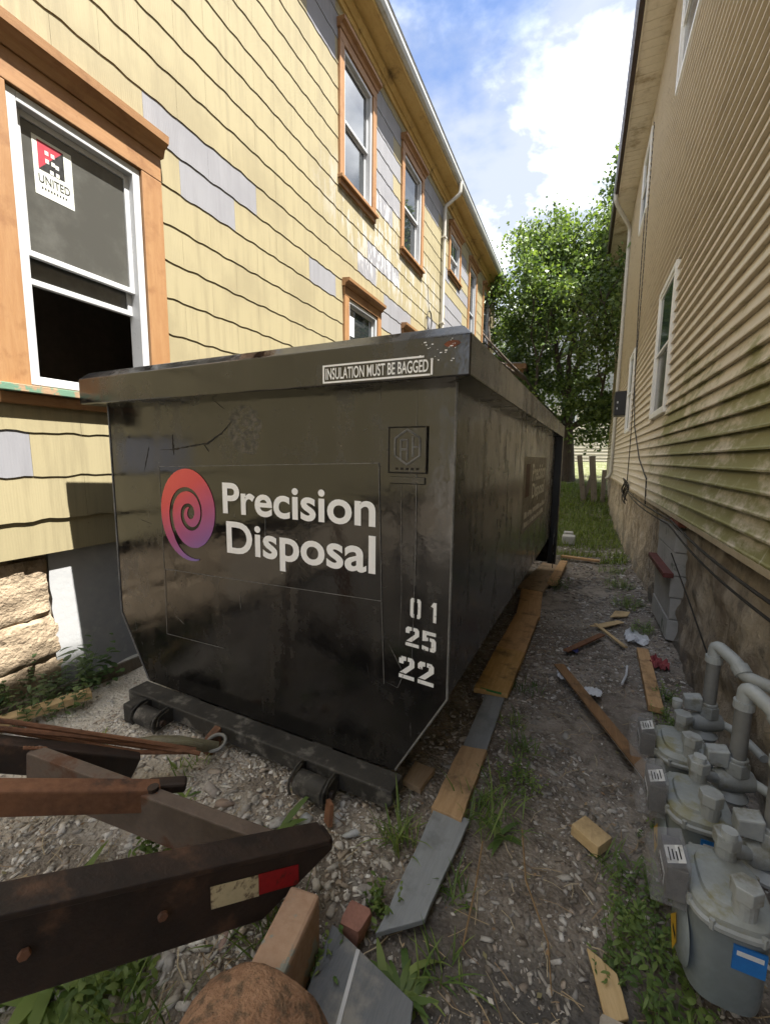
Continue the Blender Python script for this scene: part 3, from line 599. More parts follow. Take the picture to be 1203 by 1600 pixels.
w = MB(); w.prism([(XS - .024, TY0, TZT - .02), (XS - .09, TY0, TZT - .02), (XS - .115, TY0, TZT + .04), (XS - .125, TY0, TZT + .115), (XS - .024, TY0, TZT + .115)], (0, TY1 + .3 - TY0, 0)); tpart(w, 'gutter', MBRN)
w = MB(); w.prism([(XS - .08, TY0, TZT + .118), (XS + 3.9, TY0, TZT + 2.1), (XS + 3.9, TY0, TZT + 2.0), (XS + .1, TY0, TZT + .04)], (0, TY1 + .35 - TY0, 0)); w.prism([(XS + 3.9, TY0, TZT + 2.1), (XS + 7.6, TY0, TZT + .1), (XS + 7.6, TY0, TZT), (XS + 3.9, TY0, TZT + 2.0)], (0, TY1 + .35 - TY0, 0)); tpart(w, 'roof', MROOF)
w = MB(); yd = 12.6
w.tube([(XS - .07, yd - .9, TZT + .02), (XS - .07, yd - .9, TZT - .12), (XS - .02, yd - .8, TZT - .2), (XR - .09, yd - .1, TZT - .36), (XR - .06, yd, TZT - .44), (XR - .06, yd, 4), (XR - .06, yd, 1.30), (XR - .10, yd - .03, 1.18), (XR - .17, yd - .06, 1.12)], .042, 10); tpart(w, 'downspout', MDSP, smooth=True)
TID = Matrix.Identity(4)
for (y0, y1, z0, z1, kd) in TW:
    w = MB(); t_ = .06
    for (a, b, c, d) in ((y0, y0 + t_, z0, z1), (y1 - t_, y1, z0, z1), (y0 + t_, y1 - t_, z0, z0 + t_), (y0 + t_, y1 - t_, z1 - t_, z1)): w.box(XR - .045, a, c, XR + .014, b, d)
    win = tpart(w, 'window', MVINR, bevel=.006)
    zm = (z0 + z1) / 2
    for n_, (a, b, xx) in enumerate(((zm - .015, z1 - t_, XR - .028), (z0 + t_, zm + .015, XR - .012))):
        if kd == 'open' and n_ == 1:
            q = MB(); q.box(XR - .004, y0 + t_, a, XR + .011, y1 - t_, b); o = q.build('opening_shade_panel', MBLACK); o.parent = win; continue  # black slab painting the shade inside the open sash
        s_ = .032; q = MB()
        for (c, d, e, g_) in ((y0 + t_, y0 + t_ + s_, a, b), (y1 - t_ - s_, y1 - t_, a, b), (y0 + t_ + s_, y1 - t_ - s_, a, a + s_), (y0 + t_ + s_, y1 - t_ - s_, b - s_, b)): q.box(xx - .004, c, e, xx + .022, d, g_)
        o = q.build('sash', MVINR, bevel=.003); o.parent = win
        q = MB(); q.box(xx + .006, y0 + t_ + s_ - .003, a + s_ - .003, xx + .012, y1 - t_ - s_ + .003, b - s_ + .003); o = q.build('pane', MGLT if n_ == 0 else MGLG); o.parent = win
# foundation, rough render over stone
w = MB(); ys_ = np.concatenate([np.linspace(-5, 1, 14), np.arange(1.05, 6, .03), np.arange(6, 9, .06), np.linspace(9.1, TY1, 50)]); zs_ = np.linspace(-.3, TZB - .005, 44); nzz = len(zs_)
def fnd(a, b): return XR + .035 - .05 * nz(a * 1.1, b * 1.4, 9) - .04 * nz(a * 3.1, b * 2.2, 4) - .026 * nz(a * 8, b * 8, 2) - .012 * nz(a * 22, b * 22, 6) - .05 * max(0, .25 - b)
vs_ = [(fnd(a, b), a, b) for a in ys_ for b in zs_]
w.add(vs_, [(i * nzz + j, i * nzz + j + 1, (i + 1) * nzz + j + 1, (i + 1) * nzz + j) for i in range(len(ys_) - 1) for j in range(nzz - 1)]); w.box(XR + .12, -5, -.3, XR + .4, TY1, TZB - .01)
tpart(w, 'foundation', MSTUC, smooth=True)
zc = .07
for i, (h, dx) in enumerate(((.19, .0), (.19, .006), (.19, -.004), (.20, .004), (.19, .0))):       # blocked-up cellar opening
    w = MB(); w.box(XR - .018 + dx, 4.20, zc, XR + .1, 5.02, zc + h - .008); tpart(w, 'concrete_block', MBLK, bevel=.006); zc += h
w = MB(); w.box(XR - .085, 4.16, .625, XR - .01, 5.06, .665); tpart(w, 'red_sill_board', MREDW, bevel=.004)
for i in range(2):
    w = MB(); a = 4.1 + i * .19; w.box(XR - .028, a, 1.065, XR + .05, a + .17, 1.105); tpart(w, 'brick', MBRK, bevel=.006)
# black box, cables and the coil
q = MB(); q.box(XR - .24, 9.95, 2.50, XR - .02, 10.35, 2.98); bx_ = q.build('utility_box', MBLACK, bevel=.012)
for (a, b) in ((2.62, .02), (2.74, .025)):
    q = MB(); q.box(XR - .2, 9.944, a, XR - .2 + b, 9.951, a + .04); o = q.build('label_plate', MPAPR); o.parent = bx_
tag(bx_, 'black utility box fixed to the tan siding near the white downspout', 'utility box')
q = MB(); q.tube([(XR - .03, 9.4, 6.5), (XR - .03, 9.1, 4.4), (XR - .03, 8.6, 2.9), (XR - .035, 8.0, 2.15), (XR - .035, 7.0, 1.62), (XR - .03, 6.35, 1.43), (XR - .03, 6.15, 1.38), (XR - .03, 6.1, 1.2), (XR - .03, 6.05, 1.07)], .0085, 6)
tag(q.build('wall_cable', MCAB, smooth=True), 'black cable sagging down the tan siding from the upper window towards the ground', 'cable')
q = MB(); q.tube([(XR - .028, 9.0, 7.2), (XR - .028, 8.75, 4.5), (XR - .03, 8.65, 3.2), (XR - .03, 8.5, 1.7), (XR - .035, 8.45, 1.25)], .0075, 6)
tag(q.build('drop_cable', MCAB, smooth=True), 'thin straight black cable dropping down the tan siding to the coiled wires', 'cable')
q = MB()
for j in range(5):
    c = Vector((XR - .05 - .01 * j, 8.35 + random.uniform(-.12, .12), 1.12 + random.uniform(-.08, .08))); r_ = random.uniform(.09, .19)
    q.tube([c + Vector((.02 * math.sin(3 * t), r_ * math.cos(t) * 1.4, r_ * math.sin(t))) for t in np.linspace(0, 2 * math.pi, 18)[:-1]], .009, 5, closed=True)
tag(q.build('wire_coil', MCAB, smooth=True), 'tangled coil of black wire at the foot of the tan siding', 'wire')
def sagline(y0, z0, y1, z1, sag, n=18): return [(XR - .05 - .03 * math.sin(math.pi * t), y0 + (y1 - y0) * t, z0 + (z1 - z0) * t - sag * math.sin(math.pi * t)) for t in np.linspace(0, 1, n)]
q = MB(); q.tube(sagline(8.2, 1.12, 4.3, 1.10, .02) + sagline(4.25, 1.10, 1.1, 1.08, .03)[1:], .008, 6)
tag(q.build('foundation_cable', MCAB, smooth=True), 'upper black cable running along the top of the rough foundation', 'cable')
q = MB(); q.tube(sagline(8.2, 1.09, 4.4, 1.05, .03) + sagline(4.3, 1.05, 1.1, 1.03, .05)[1:], .0065, 6)
tag(q.build('foundation_cable', MCAB, smooth=True), 'lower black cable sagging along the top of the rough foundation', 'cable')
q = MB(); q.tube([(XR - .045, 4.15, .84), (XR - .05, 3.4, .66), (XR - .05, 2.9, .52), (XR - .06, 2.62, .45)], .005, 5)
tag(q.build('thin_wire', MCAB, smooth=True), 'thin dark wire slanting down the foundation towards the gas pipes', 'wire')

# ------------------------------------------------------------------ house behind, tree, fence
BH = empty('back_house', (0, 27, 1.4)); tag(BH, 'grey clapboard house standing behind the leafy tree', 'house')
bi = Matrix.Translation((0, -27, -1.4))
def bpart(mb, name, m): o = mb.build(name, m); o.parent = BH; o.matrix_parent_inverse = bi; return o
q = MB(); q.box(-7, 26.6, .8, 5.5, 30, 9.2); bpart(q, 'wall', MBKS)
q = MB()
for k in range(44): z0 = 1.2 + k * .18; q.prism([(-7, 26.6, z0), (-7, 26.56, z0), (-7, 26.59, z0 + .182), (-7, 26.6, z0 + .182)], (12.5, 0, 0), 1 if z0 < 4.6 else 0)
o = bpart(q, 'clapboards', [MBKS, MBKS2]); o['kind'] = 'stuff'
q = MB(); q.prism([(-7.5, 26.2, 9.1), (5.9, 26.2, 9.1), (5.9, 28.4, 10.6), (-7.5, 28.4, 10.6)], (0, 0, .12)); bpart(q, 'roof', MROOF)
for (a, b, c, d) in ((-1.55, -.55, 7.3, 9.0), (-4.6, -3.7, 7.4, 9.0), (-1.2, -.4, 3.6, 5.0)):
    q = MB(); t_ = .09
    for (e, f_, g_, h) in ((a, a + t_, c, d), (b - t_, b, c, d), (a + t_, b - t_, c, c + t_), (a + t_, b - t_, d - t_, d), (a + t_, b - t_, (c + d) / 2 - .04, (c + d) / 2 + .04)): q.box(e, 26.5, g_, f_, 26.62, h)
    wi = bpart(q, 'window', MVIN); q = MB(); q.box(a + t_, 26.53, c + t_, b - t_, 26.545, d - t_); o = q.build('pane', MGL); o.parent = wi
# tree
def leaves(n, centers, spread, size, base, var, squash=1, up=.4):
    c = np.asarray(centers, float); idx = rng.integers(0, len(c), n); sp = np.asarray(spread, float)
    P = c[idx] + rng.normal(0, 1, (n, 3)) * (sp[idx, None] if sp.ndim else sp) * np.array([1, 1, squash])
    N = rng.normal(0, 1, (n, 3)) + np.array([0, 0, up]); N /= np.linalg.norm(N, axis=1)[:, None]
    T = np.cross(N, rng.normal(0, 1, (n, 3))); T /= np.linalg.norm(T, axis=1)[:, None]; B = np.cross(N, T)
    s = size * rng.uniform(.6, 1.35, n)[:, None]; wv = s * .36
    V_ = np.stack([P, P + T * s * .45 + B * wv + N * s * .08, P + T * s - N * s * .15, P + T * s * .45 - B * wv + N * s * .08], 1).reshape(-1, 3)
    F_ = np.arange(n * 4).reshape(n, 4)
    tone = rng.uniform(0, 1, n)[:, None] ** 1.5; C_ = np.array(base) * (1 - tone) + np.array(var) * tone
    return V_, F_, np.repeat(C_, 4, 0)
TB = Vector((-.46, 17, .80))
tree = empty('tree', TB); tag(tree, 'tall leafy green tree with a forked trunk between the two houses', 'tree')
limbs = MB(); tips = []
limbs.tube([TB + Vector(p) for p in ((0, 0, -.15), (.02, 0, .25), (-.02, 0, 1.1), (-.1, .05, 2.1), (-.16, .1, 3.0))], [.34, .25, .21, .19, .17], 12)
tr = limbs.build('trunk', MBARK, smooth=True); tr.parent = tree; tr.matrix_parent_inverse = Matrix.Translation(-TB)
br = MB()
def grow(p, d, L, r, depth):
    pts = [p]; q = p.copy(); dd = d.copy()
    for i in range(4):
        dd = (dd + Vector((random.uniform(-.25, .25), random.uniform(-.25, .25), random.uniform(-.02, .22)))).normalized(); q = q + dd * L / 4; pts.append(q.copy())
    br.tube(pts, [r * (1 - .17 * i) for i in range(5)], 6 if depth < 2 else 4)
    if depth >= 3: tips.append(q); tips.append(pts[2]); return
    for i in range(3 if depth else 3):
        s_ = pts[random.choice((2, 3, 4))] if i else pts[4]
        nd = (dd + Vector((random.uniform(-1, 1), random.uniform(-1, 1), random.uniform(-.25, .55)))).normalized(); grow(s_, nd, L * random.uniform(.6, .8), r * .55, depth + 1)
top = TB + Vector((-.16, .1, 3.0))
for d in ((.25, -.1, 1), (-.6, .1, .9), (.75, .1, .7), (-.1, .7, .8), (-.85, -.4, .45), (.7, -.6, .35), (0, -.2, 1.1)): grow(top.copy() if d[2] > .5 else TB + Vector((-.06, .03, 1.9)), Vector(d).normalized(), 2.7, .12, 0)
o = br.build('branches', MBARK, smooth=True); o.parent = tree; o.matrix_parent_inverse = Matrix.Translation(-TB)
clumps = [tuple(t) for t in tips]; sp = [random.uniform(.16, .34) for _ in clumps]
for (cx_, cy_, cz_, rx, ry, rz, n_) in ((1.15, 17, 9.2, 1.25, 1.8, 2.2, 40), (-.75, 17, 7.7, 1.25, 1.6, 1.75, 36), (-2.3, 17.2, 6.5, 1.2, 1.5, 1.9, 36), (-.6, 16.6, 5.4, 2.4, 1.6, 1.8, 50), (1.9, 17.2, 6.4, 1.6, 1.7, 2.2, 30), (-1.6, 16.6, 3.7, 1.6, 1.2, 1.2, 44), (.35, 16.3, 3.2, 1.1, 1.0, 1.0, 34), (1.0, 17, 10.6, .8, 1.2, .9, 16), (-3.2, 18.2, 5.6, .9, 1.2, 2.0, 22)):
    for _ in range(n_):
        v = rng.normal(0, 1, 3); v /= np.linalg.norm(v); v *= random.uniform(.45, 1); clumps.append((cx_ + v[0] * rx, cy_ + v[1] * ry, cz_ + v[2] * rz)); sp.append(random.uniform(.12, .30))
Vv, Ff, Cc = leaves(64000, clumps, sp, .125, (.045, .08, .024), (.17, .23, .065), .7)
o = link('crown', np_mesh('crown', Vv, Ff, MLEAF, Cc)); o.parent = tree; o.matrix_parent_inverse = Matrix.Translation(-TB)
# broken fence pickets
for (xa, xb_, zt, zb, wd, lab) in ((-.07, .13, 1.74, .33, .14, 'leftmost weathered fence board leaning beside the tree trunk'), (.27, .42, 1.72, .30, .17, 'tall grey fence post standing upright in the grass by the tree'), (.62, .63, 1.32, .25, .12, 'short weathered fence board next to the tan house corner')):
    q = MB(); q.beam((xb_, 14, zb), (xa, 14, zt), wd, .06, up=(0, 1, 0)); tag(q.build('fence_board', MOLDW, bevel=.01), lab, 'fence board', 'old fence boards')
q = MB(); q.beam((.34, 14.06, 1.35), (.13, 14.08, .42), .11, .05, up=(0, 1, 0)); tag(q.build('fence_brace', MOLDW, bevel=.008), 'slanting brace board nailed against the grey fence post', 'fence board', 'old fence boards')

# ------------------------------------------------------------------ the dumpster
yawD = -.0308
D = empty('dumpster', (-1.606, 1.747, 0), yawD); tag(D, 'large black roll off dumpster with white company lettering between the two houses', 'dumpster')
Wd, Tt, Cc_, Bb, Wb, Ld = 1.1356, 1.96, .55, .118, .8945, 4.70
def dpart(mb, name, m, **k): return mb.build(name, m, D, **k)
front = [(-Wd, 0, Tt), (-Wd, 0, Cc_), (-Wb, 0, Bb), (Wb, 0, Bb), (Wd, 0, Cc_), (Wd, 0, Tt)]
q = MB(); q.prism(front, (0, .012, 0)); dpart(q, 'front_panel', MDUM, bevel=.003)
for s_ in (-1, 1):
    q = MB(); q.box(min(s_ * Wd, s_ * (Wd - .012)) + (0 if s_ < 0 else -.0005), .0125, Cc_, max(s_ * Wd, s_ * (Wd - .012)) - (.0 if s_ > 0 else -.0005), Ld, Tt); dpart(q, 'side_panel', MDUMS)
    q = MB(); q.prism([(s_ * Wd, .0125, Cc_ - .001), (s_ * Wb, .0125, Bb), (s_ * (Wb - .012), .0125, Bb), (s_ * (Wd - .013), .0125, Cc_ - .001)], (0, Ld, 0)); dpart(q, 'lower_side_panel', MDUMS)
    q = MB(); q.tube([(s_ * (Wd + .001), -.002, 1.9), (s_ * (Wd + .001), -.002, Cc_), (s_ * (Wb + .001), -.002, Bb + .01)], .0055, 6); dpart(q, 'weld_seam', MLINE, smooth=True)
    q = MB(); q.box(*(sorted((s_ * (Wd - .02), s_ * (Wd + .085)))[0], Ld - .16, .16), sorted((s_ * (Wd - .02), s_ * (Wd + .085)))[1], Ld, 1.92); dpart(q, 'rear_post', MBLACK, bevel=.006)
    q = MB(); q.box(*(sorted((s_ * .42, s_ * .54))[0], -.02, .0), sorted((s_ * .42, s_ * .54))[1], Ld + .1, Bb - .002); dpart(q, 'main_rail', MSKID)
    q = MB(); q.prism([(s_ * (Wd + .06), Ld - .3, .0 + .45), (s_ * (Wd + .06), Ld - .16, .1), (s_ * (Wd + .06), Ld - .16, .75)], (-s_ * .012, 0, 0)); dpart(q, 'gusset', MDUMS)
q = MB(); q.box(-Wb, .0125, Bb + .001, Wb, Ld, Bb + .02); dpart(q, 'floor', MSKID)
q = MB(); q.box(-Wd + .013, Ld - .02, Bb + .03, Wd - .013, Ld - .005, Tt - .05); dpart(q, 'rear_door', MDUMS)
prof = [(.0, 1.902), (.12, 1.902), (.12, 2.052), (.075, 2.095), (-.02, 2.095), (-.02, 1.905)]
ring = []
ho, L1 = Wd - .035, Ld + .02
def ringpts(o_, z_): return [(-ho - o_, -o_, z_), (ho + o_, -o_, z_), (ho + o_, L1 + o_ * .3, z_), (-ho - o_, L1 + o_ * .3, z_)]
R_ = [ringpts(o_, z_) for o_, z_ in prof]
for e_, nm in ((0, 'front_rim'), (1, 'side_rim'), (2, 'rear_rim'), (3, 'side_rim')):
    q = MB(); n_ = len(prof); vs_ = [R_[i][e_] for i in range(n_)] + [R_[i][(e_ + 1) % 4] for i in range(n_)]
    q.add(vs_, [tuple(range(n_)), tuple(range(n_, 2 * n_))[::-1]] + [(i, n_ + i, n_ + (i + 1) % n_, (i + 1) % n_) for i in range(n_)]); dpart(q, nm, MDUM if e_ == 0 else MDUMS, bevel=.006)
# front skid, rollers, towing lug
q = MB(); q.prism([(-.917, -.13, .118), (-.917, -.13, .035), (-.895, -.13, .03), (.905, -.13, .03), (.936, -.13, .05), (.936, -.13, .118)], (0, .128, 0)); dpart(q, 'front_skid', MSKID, bevel=.008)
for rx in (-.60, .56):
    q = MB(); q.tube([(rx - .085, -.205, .062), (rx - .075, -.205, .062), (rx + .075, -.205, .062), (rx + .085, -.205, .062)], [.045, .055, .055, .045], 18); ro = dpart(q, 'roller', MSKID, smooth=True)
    q = MB(); q.cyl((rx - .12, -.205, .062), (rx + .12, -.205, .062), .018, 12); o = q.build('axle', MRUSTD, ro)
    for e in (-.095, .095):
        q = MB(); q.tube([(rx + e, -.13, .10), (rx + e, -.16, .128), (rx + e, -.205, .128), (rx + e, -.252, .10), (rx + e, -.264, .06), (rx + e, -.25, .02)], .0065, 6); o = q.build('strap', MSKID, ro, smooth=True)
        q = MB(); q.prism([(rx + e - .005, -.13, .03), (rx + e - .005, -.13, .115), (rx + e - .005, -.22, .10), (rx + e - .005, -.235, .05), (rx + e - .005, -.2, .03)], (.01, 0, 0)); q.build('bracket', MSKID, ro)
q = MB(); q.box(-.80, -.24, .0, -.715, -.135, .115); dpart(q, 'stop_block', MSKID, bevel=.008)
q = MB(); q.prism([(.665, -.245, .07), (.70, -.265, .068), (.715, -.30, -.005), (.675, -.28, -.005)], (.012, .012, .0)); dpart(q, 'bent_tab', MRUST)
q = MB(); q.prism([(-.15, -.131, .115), (-.15, -.20, .09), (-.15, -.235, .03), (-.15, -.21, -.02), (-.15, -.17, -.02), (-.15, -.131, .03)], (.05, 0, 0)); dpart(q, 'towing_lug', MRUST, bevel=.008)
# print on the front
def dflat(us, name, m, y=-.003, th=.0015):
    q = MB(); q.prism([(x, y, z) for x, z in us], (0, th, 0)); return dpart(q, name, m)
dec = dflat([(-.68, .905), (.812, .945), (.79, 1.575), (-.676, 1.53)], 'decal_sheet', MDECS)
def ribbon(pts, wd, m, name, y=-.0048, parent=D, ragged=False):
    q = MB()
    if ragged:                                                  # a scrape: uneven width, tapering out at both ends
        P_ = [Vector((p[0], y, p[1])) for p in pts]; fine = []
        for a, b in zip(P_, P_[1:]):
            n_ = max(2, int((b - a).length / .012)); fine += [a.lerp(b, i / n_) for i in range(n_)]
        fine.append(P_[-1]); m_ = len(fine); vs_ = []
        for i, p in enumerate(fine):
            d = (fine[min(i + 1, m_ - 1)] - fine[max(i - 1, 0)]).normalized(); n_ = Vector((-d.z, 0, d.x)); ww = wd / 2 * min(1, 4 * min(i, m_ - 1 - i) / m_ + .12)
            vs_ += [p + n_ * ww * random.uniform(.2, 1.3), p - n_ * ww * random.uniform(.2, 1.3)]
        q.add(vs_, [(2 * i, 2 * i + 1, 2 * i + 3, 2 * i + 2) for i in range(m_ - 1)]); return q.build(name, m, parent)
    for (a, b) in zip(pts, pts[1:]):
        a, b = Vector((a[0], y, a[1])), Vector((b[0], y, b[1])); d = (b - a).normalized(); n_ = Vector((-d.z, 0, d.x)) * wd / 2
        q.prism([a + n_, b + n_, b - n_, a - n_], (0, .0012, 0))
    return q.build(name, m, parent)
ribbon([(-.68, .905), (.812, .945), (.79, 1.575), (-.676, 1.53), (-.68, .905)], .0028, MLINE, 'decal_edge')
ribbon([(-.68, .90), (-.688, .487), (-.2, .497)], .003, MLINE, 'decal_edge'); ribbon([(.812, .94), (.83, .545)], .003, MLINE, 'decal_edge'); ribbon([(.83, .56), (.90, .545), (.93, .62), (.85, .75)], .003, MLINE, 'scratch_line', ragged=True)
ribbon([(.965, 1.89), (.975, 1.2), (.968, .62)], .003, MLINE, 'scratch_line', ragged=True); ribbon([(.90, 1.5), (.912, 1.0), (.905, .75)], .002, MLINE, 'scratch_line', ragged=True)
def text_on_front(s, x0, x1, z0, z1, name, m, bold, y=-.0065, fit=None):
    q = MB(); text_into(q, s, lambda u, v: (x0 + (x1 - x0) * u, y, z0 + (z1 - z0) * v), bold, 0, 1.0, fit)
    vs_ = q.v; return dpart(q, name, m)
text_on_front('Precision', -.165, .778, 1.285, 1.455, 'lettering_precision', MWHT, .021)
text_on_front('Disposal', -.145, .780, 1.012, 1.245, 'lettering_disposal', MWHT, .021)
# swirl: a spiral band, wide outside and thin inside
q = MB(); n_ = 110; c0 = Vector((-.445, 0, 1.255)); cen = Vector((-.425, 0, 1.27))
outer, inner = [], []
def spir(t): return .275 * (1 - t) ** 1.0 + .012
for i in range(n_ + 1):
    t = i / n_; a = R(-72) - t * 2.5 * 2 * math.pi
    rr_ = lambda q_: float(np.interp(q_ * 2.5, [0, .25, .5, .75, 1, 1.25, 1.5, 1.75, 2, 2.25, 2.5, 3.5], [.288, .268, .256, .246, .212, .165, .128, .105, .085, .062, .034, .0])); ro_ = rr_(t); bw = min(rr_(t) - rr_(t + .4) - .02 - .006 * (1 - t), ro_ - .003) * min(1, t * 12 + .12) * min(1, (1 - t) * 12 + .35) + .001
    for rr, L_ in ((ro_, outer), (max(.004, ro_ - bw), inner)): L_.append((cen.x + rr * math.cos(a) * .88 - .02 * (1 - t), -.0065, cen.z + rr * math.sin(a)))
vs_ = outer + inner; q.add(vs_, [(i, i + 1, n_ + 2 + i, n_ + 1 + i) for i in range(n_)])
sw_mb = MB(); sw_mb.add([(x - cen.x, y, z - cen.z) for x, y, z in q.v], q.f); o = sw_mb.build('swirl_emblem', MSWRL, D); o.location = (cen.x, 0, cen.z)
# stencilled digits
DG = {'0': [[(0, .1), (.12, 0), (.36, 0), (.36, .2), (.28, .2), (.28, .8), (.36, .8), (.36, 1), (.12, 1), (0, .9)], [(.6, .0), (.8, 0), (.92, .1), (.92, .9), (.8, 1), (.6, 1), (.6, .8), (.66, .8), (.66, .2), (.6, .2)]],
      '1': [[(.2, .78), (.42, 1), (.68, 1), (.68, 0), (.42, 0), (.42, .74)]],
      '2': [[(0, .66), (0, .88), (.14, 1), (.42, 1), (.42, .82), (.28, .80), (.26, .66)], [(.52, 1), (.8, 1), (.92, .88), (.92, .62), (.42, .24), (.06, .24), (.0, .2), (.62, .66), (.64, .82), (.52, .82)], [(0, 0), (.92, 0), (.92, .17), (0, .17)]],
      '5': [[(.02, 1), (.9, 1), (.9, .82), (.30, .82), (.28, .68), (.40, .70), (.40, .52), (.02, .46)], [(.5, .70), (.8, .68), (.92, .56), (.92, .12), (.8, 0), (.54, 0), (.54, .18), (.62, .2), (.62, .5), (.5, .54)], [(0, .05), (.1, 0), (.44, 0), (.44, .18), (.0, .24)]]}
for s, x0, x1, z0, z1, gap in (('01', .955, 1.095, .895, .985, .22), ('25', .935, 1.085, .76, .85, .06), ('22', .905, 1.08, .600, .705, .06)):
    cw_ = (x1 - x0) * (1 - gap) / 2
    for i, ch in enumerate(s):
        q = MB(); xx = x0 + i * (cw_ + (x1 - x0) * gap)
        for poly in DG[ch]: q.prism([(xx + u * cw_, -.0035 - .0002, z0 + v * (z1 - z0) - (xx + u * cw_ - x0) * .06) for u, v in poly], (0, .001, 0))
        dpart(q, 'stencil_digit', MSTEN)
# badge plate: raised frame, hexagon mark and the small screwed plate below it
q = MB(); q.box(.842, -.009, 1.535, 1.016, 0, 1.73); bd = dpart(q, 'badge_plate', MDUMS, bevel=.004)
q = MB(); cxh, czh = .929, 1.645; hexp = [(cxh + .066 * math.sin(R(60 * i)), czh + .074 * math.cos(R(60 * i))) for i in range(7)]
for a, b in zip(hexp, hexp[1:]): q.tube([(a[0], -.010, a[1]), (b[0], -.010, b[1])], .005, 5)
for a, b in (((-.03, -.05), (-.03, .03)), ((-.03, .03), (.0, .03)), ((0, .03), (0, -.055)), ((.025, -.04), (.025, .045)), ((.025, .0), (.05, .0)), ((-.03, -.01), (0, -.01))): q.tube([(cxh + a[0], -.010, czh + a[1]), (cxh + b[0], -.010, czh + b[1])], .0045, 5)
q.build('emblem', MLINE, bd)
q = MB()
for i in range(5): q.box(.875 + i * .024, -.0105, 1.548, .888 + i * .024, -.008, 1.558)
q.build('small_print', MTAR, bd)
q = MB(); q.tube([(.842, -.009, 1.535), (.842, -.009, 1.73), (1.016, -.009, 1.73), (1.016, -.009, 1.535)], .004, 5, closed=True); q.build('badge_frame', MTAR, bd)
q = MB(); q.box(.845, -.008, 1.487, 1.012, 0, 1.518); dpart(q, 'lower_plate', MDUMS, bevel=.005)
# rim sticker
q = MB(); yS = -.0875 - .0335 - .001
# outer face of the front rail lies at local y = -.12
ys1 = -.1222
for (a, b, c, d) in ((.577, 1.066, 1.912, 1.919), (.577, 1.04, 1.980, 1.987), (.577, .585, 1.919, 1.980), (1.068, 1.076, 1.914, 1.975)): q.box(a, ys1, c, b, ys1 + .0012, d)
text_into(q, 'INSULATION MUST BE BAGGED', lambda u, v: (.592 + .466 * u, ys1, 1.926 + .047 * v), .012); dpart(q, 'warning_sticker', MWHT)
q = MB()
for i in range(26):
    x, z = random.uniform(1.02, 1.16), random.uniform(1.95, 2.04); e = random.uniform(.001, .004); q.box(x, ys1, z, x + e * random.uniform(1, 3), ys1 + .001, z + e)
dpart(q, 'sticker_flakes', MWHT)
def blob(cx_, cz_, rx, rz, seed, n_=36, y=-.002): return [(cx_ + rx * math.cos(t) * (1 + .45 * nz(math.cos(t) * 2.2 + seed, math.sin(t) * 2.2, seed)), cz_ + rz * math.sin(t) * (1 + .45 * nz(math.cos(t) * 2.2, math.sin(t) * 2.2 + seed, seed))) for t in np.linspace(0, 2 * math.pi, n_)[:-1]]
dflat(blob(1.15, 2.02, .03, .012, 3), 'orange_smear', MORNG, -.1216, .001)
ribbon([(-.06, 1.80), (-.16, 1.72), (-.27, 1.665), (-.42, 1.65), (-.56, 1.63), (-.66, 1.63)], .011, MTAR, 'tar_streak', -.0016, ragged=True); ribbon([(-.55, 1.72), (-.553, 1.66), (-.545, 1.60)], .014, MTAR, 'tar_streak', -.0017, ragged=True); ribbon([(-.30, 1.665), (-.26, 1.62)], .01, MTAR, 'tar_streak', -.0017, ragged=True); ribbon([(-.76, 1.66), (-.82, 1.50)], .006, MTAR, 'tar_streak', -.0017, ragged=True)
for k in range(34):
    x, z = random.uniform(-1.0, 1.0), random.uniform(.3, 1.85); L_ = random.uniform(.02, .14); a = random.choice((R(90) + random.gauss(0, .12), random.uniform(0, 3.1)))
    ribbon([(x, z), (x + L_ * math.cos(a), z + L_ * math.sin(a) * .8)], random.uniform(.001, .0045), MLINE if k % 3 else MTAR, 'scratch_line', -.0052 if (-.7 < x < .82 and .85 < z < 1.6) else -.0016, ragged=True)
# worn sign on the right side: panel, two words, unreadable rows
xs1 = Wd + .0015
q = MB(); q.box(xs1 - .001, 1.86, .99, xs1, 3.50, 1.62); sg = dpart(q, 'side_decal', mat('worn_decal_sheet', (.30, .265, .215), (.17, .15, .12), 7, .5, .05, 60, dirt=(.03, .027, .023), dscale=6, dlo=.55, dhi=.7))
for s, z0, z1, a, b in (('Precision', 1.40, 1.56, 2.35, 3.40), ('Disposal', 1.20, 1.38, 2.38, 3.36)):
    q = MB(); text_into(q, s, lambda u, v: (xs1 + .002, a + (b - a) * u, z0 + (z1 - z0) * v), .028); q.build('worn_lettering', MFADE2, sg)
q = MB()
for r_, z in enumerate((1.10, 1.02)):
    y = 1.98
    while y < 3.4: e = random.uniform(.03, .10); q.box(xs1, y, z, xs1 + .0015, y + e, z + random.uniform(.035, .06)); y += e + random.uniform(.015, .05)
q.build('worn_print', MFADE, sg)
q = MB(); q.box(xs1, 1.98, 1.28, xs1 + .0012, 2.20, 1.56); q.build('worn_emblem', MFADER, sg)

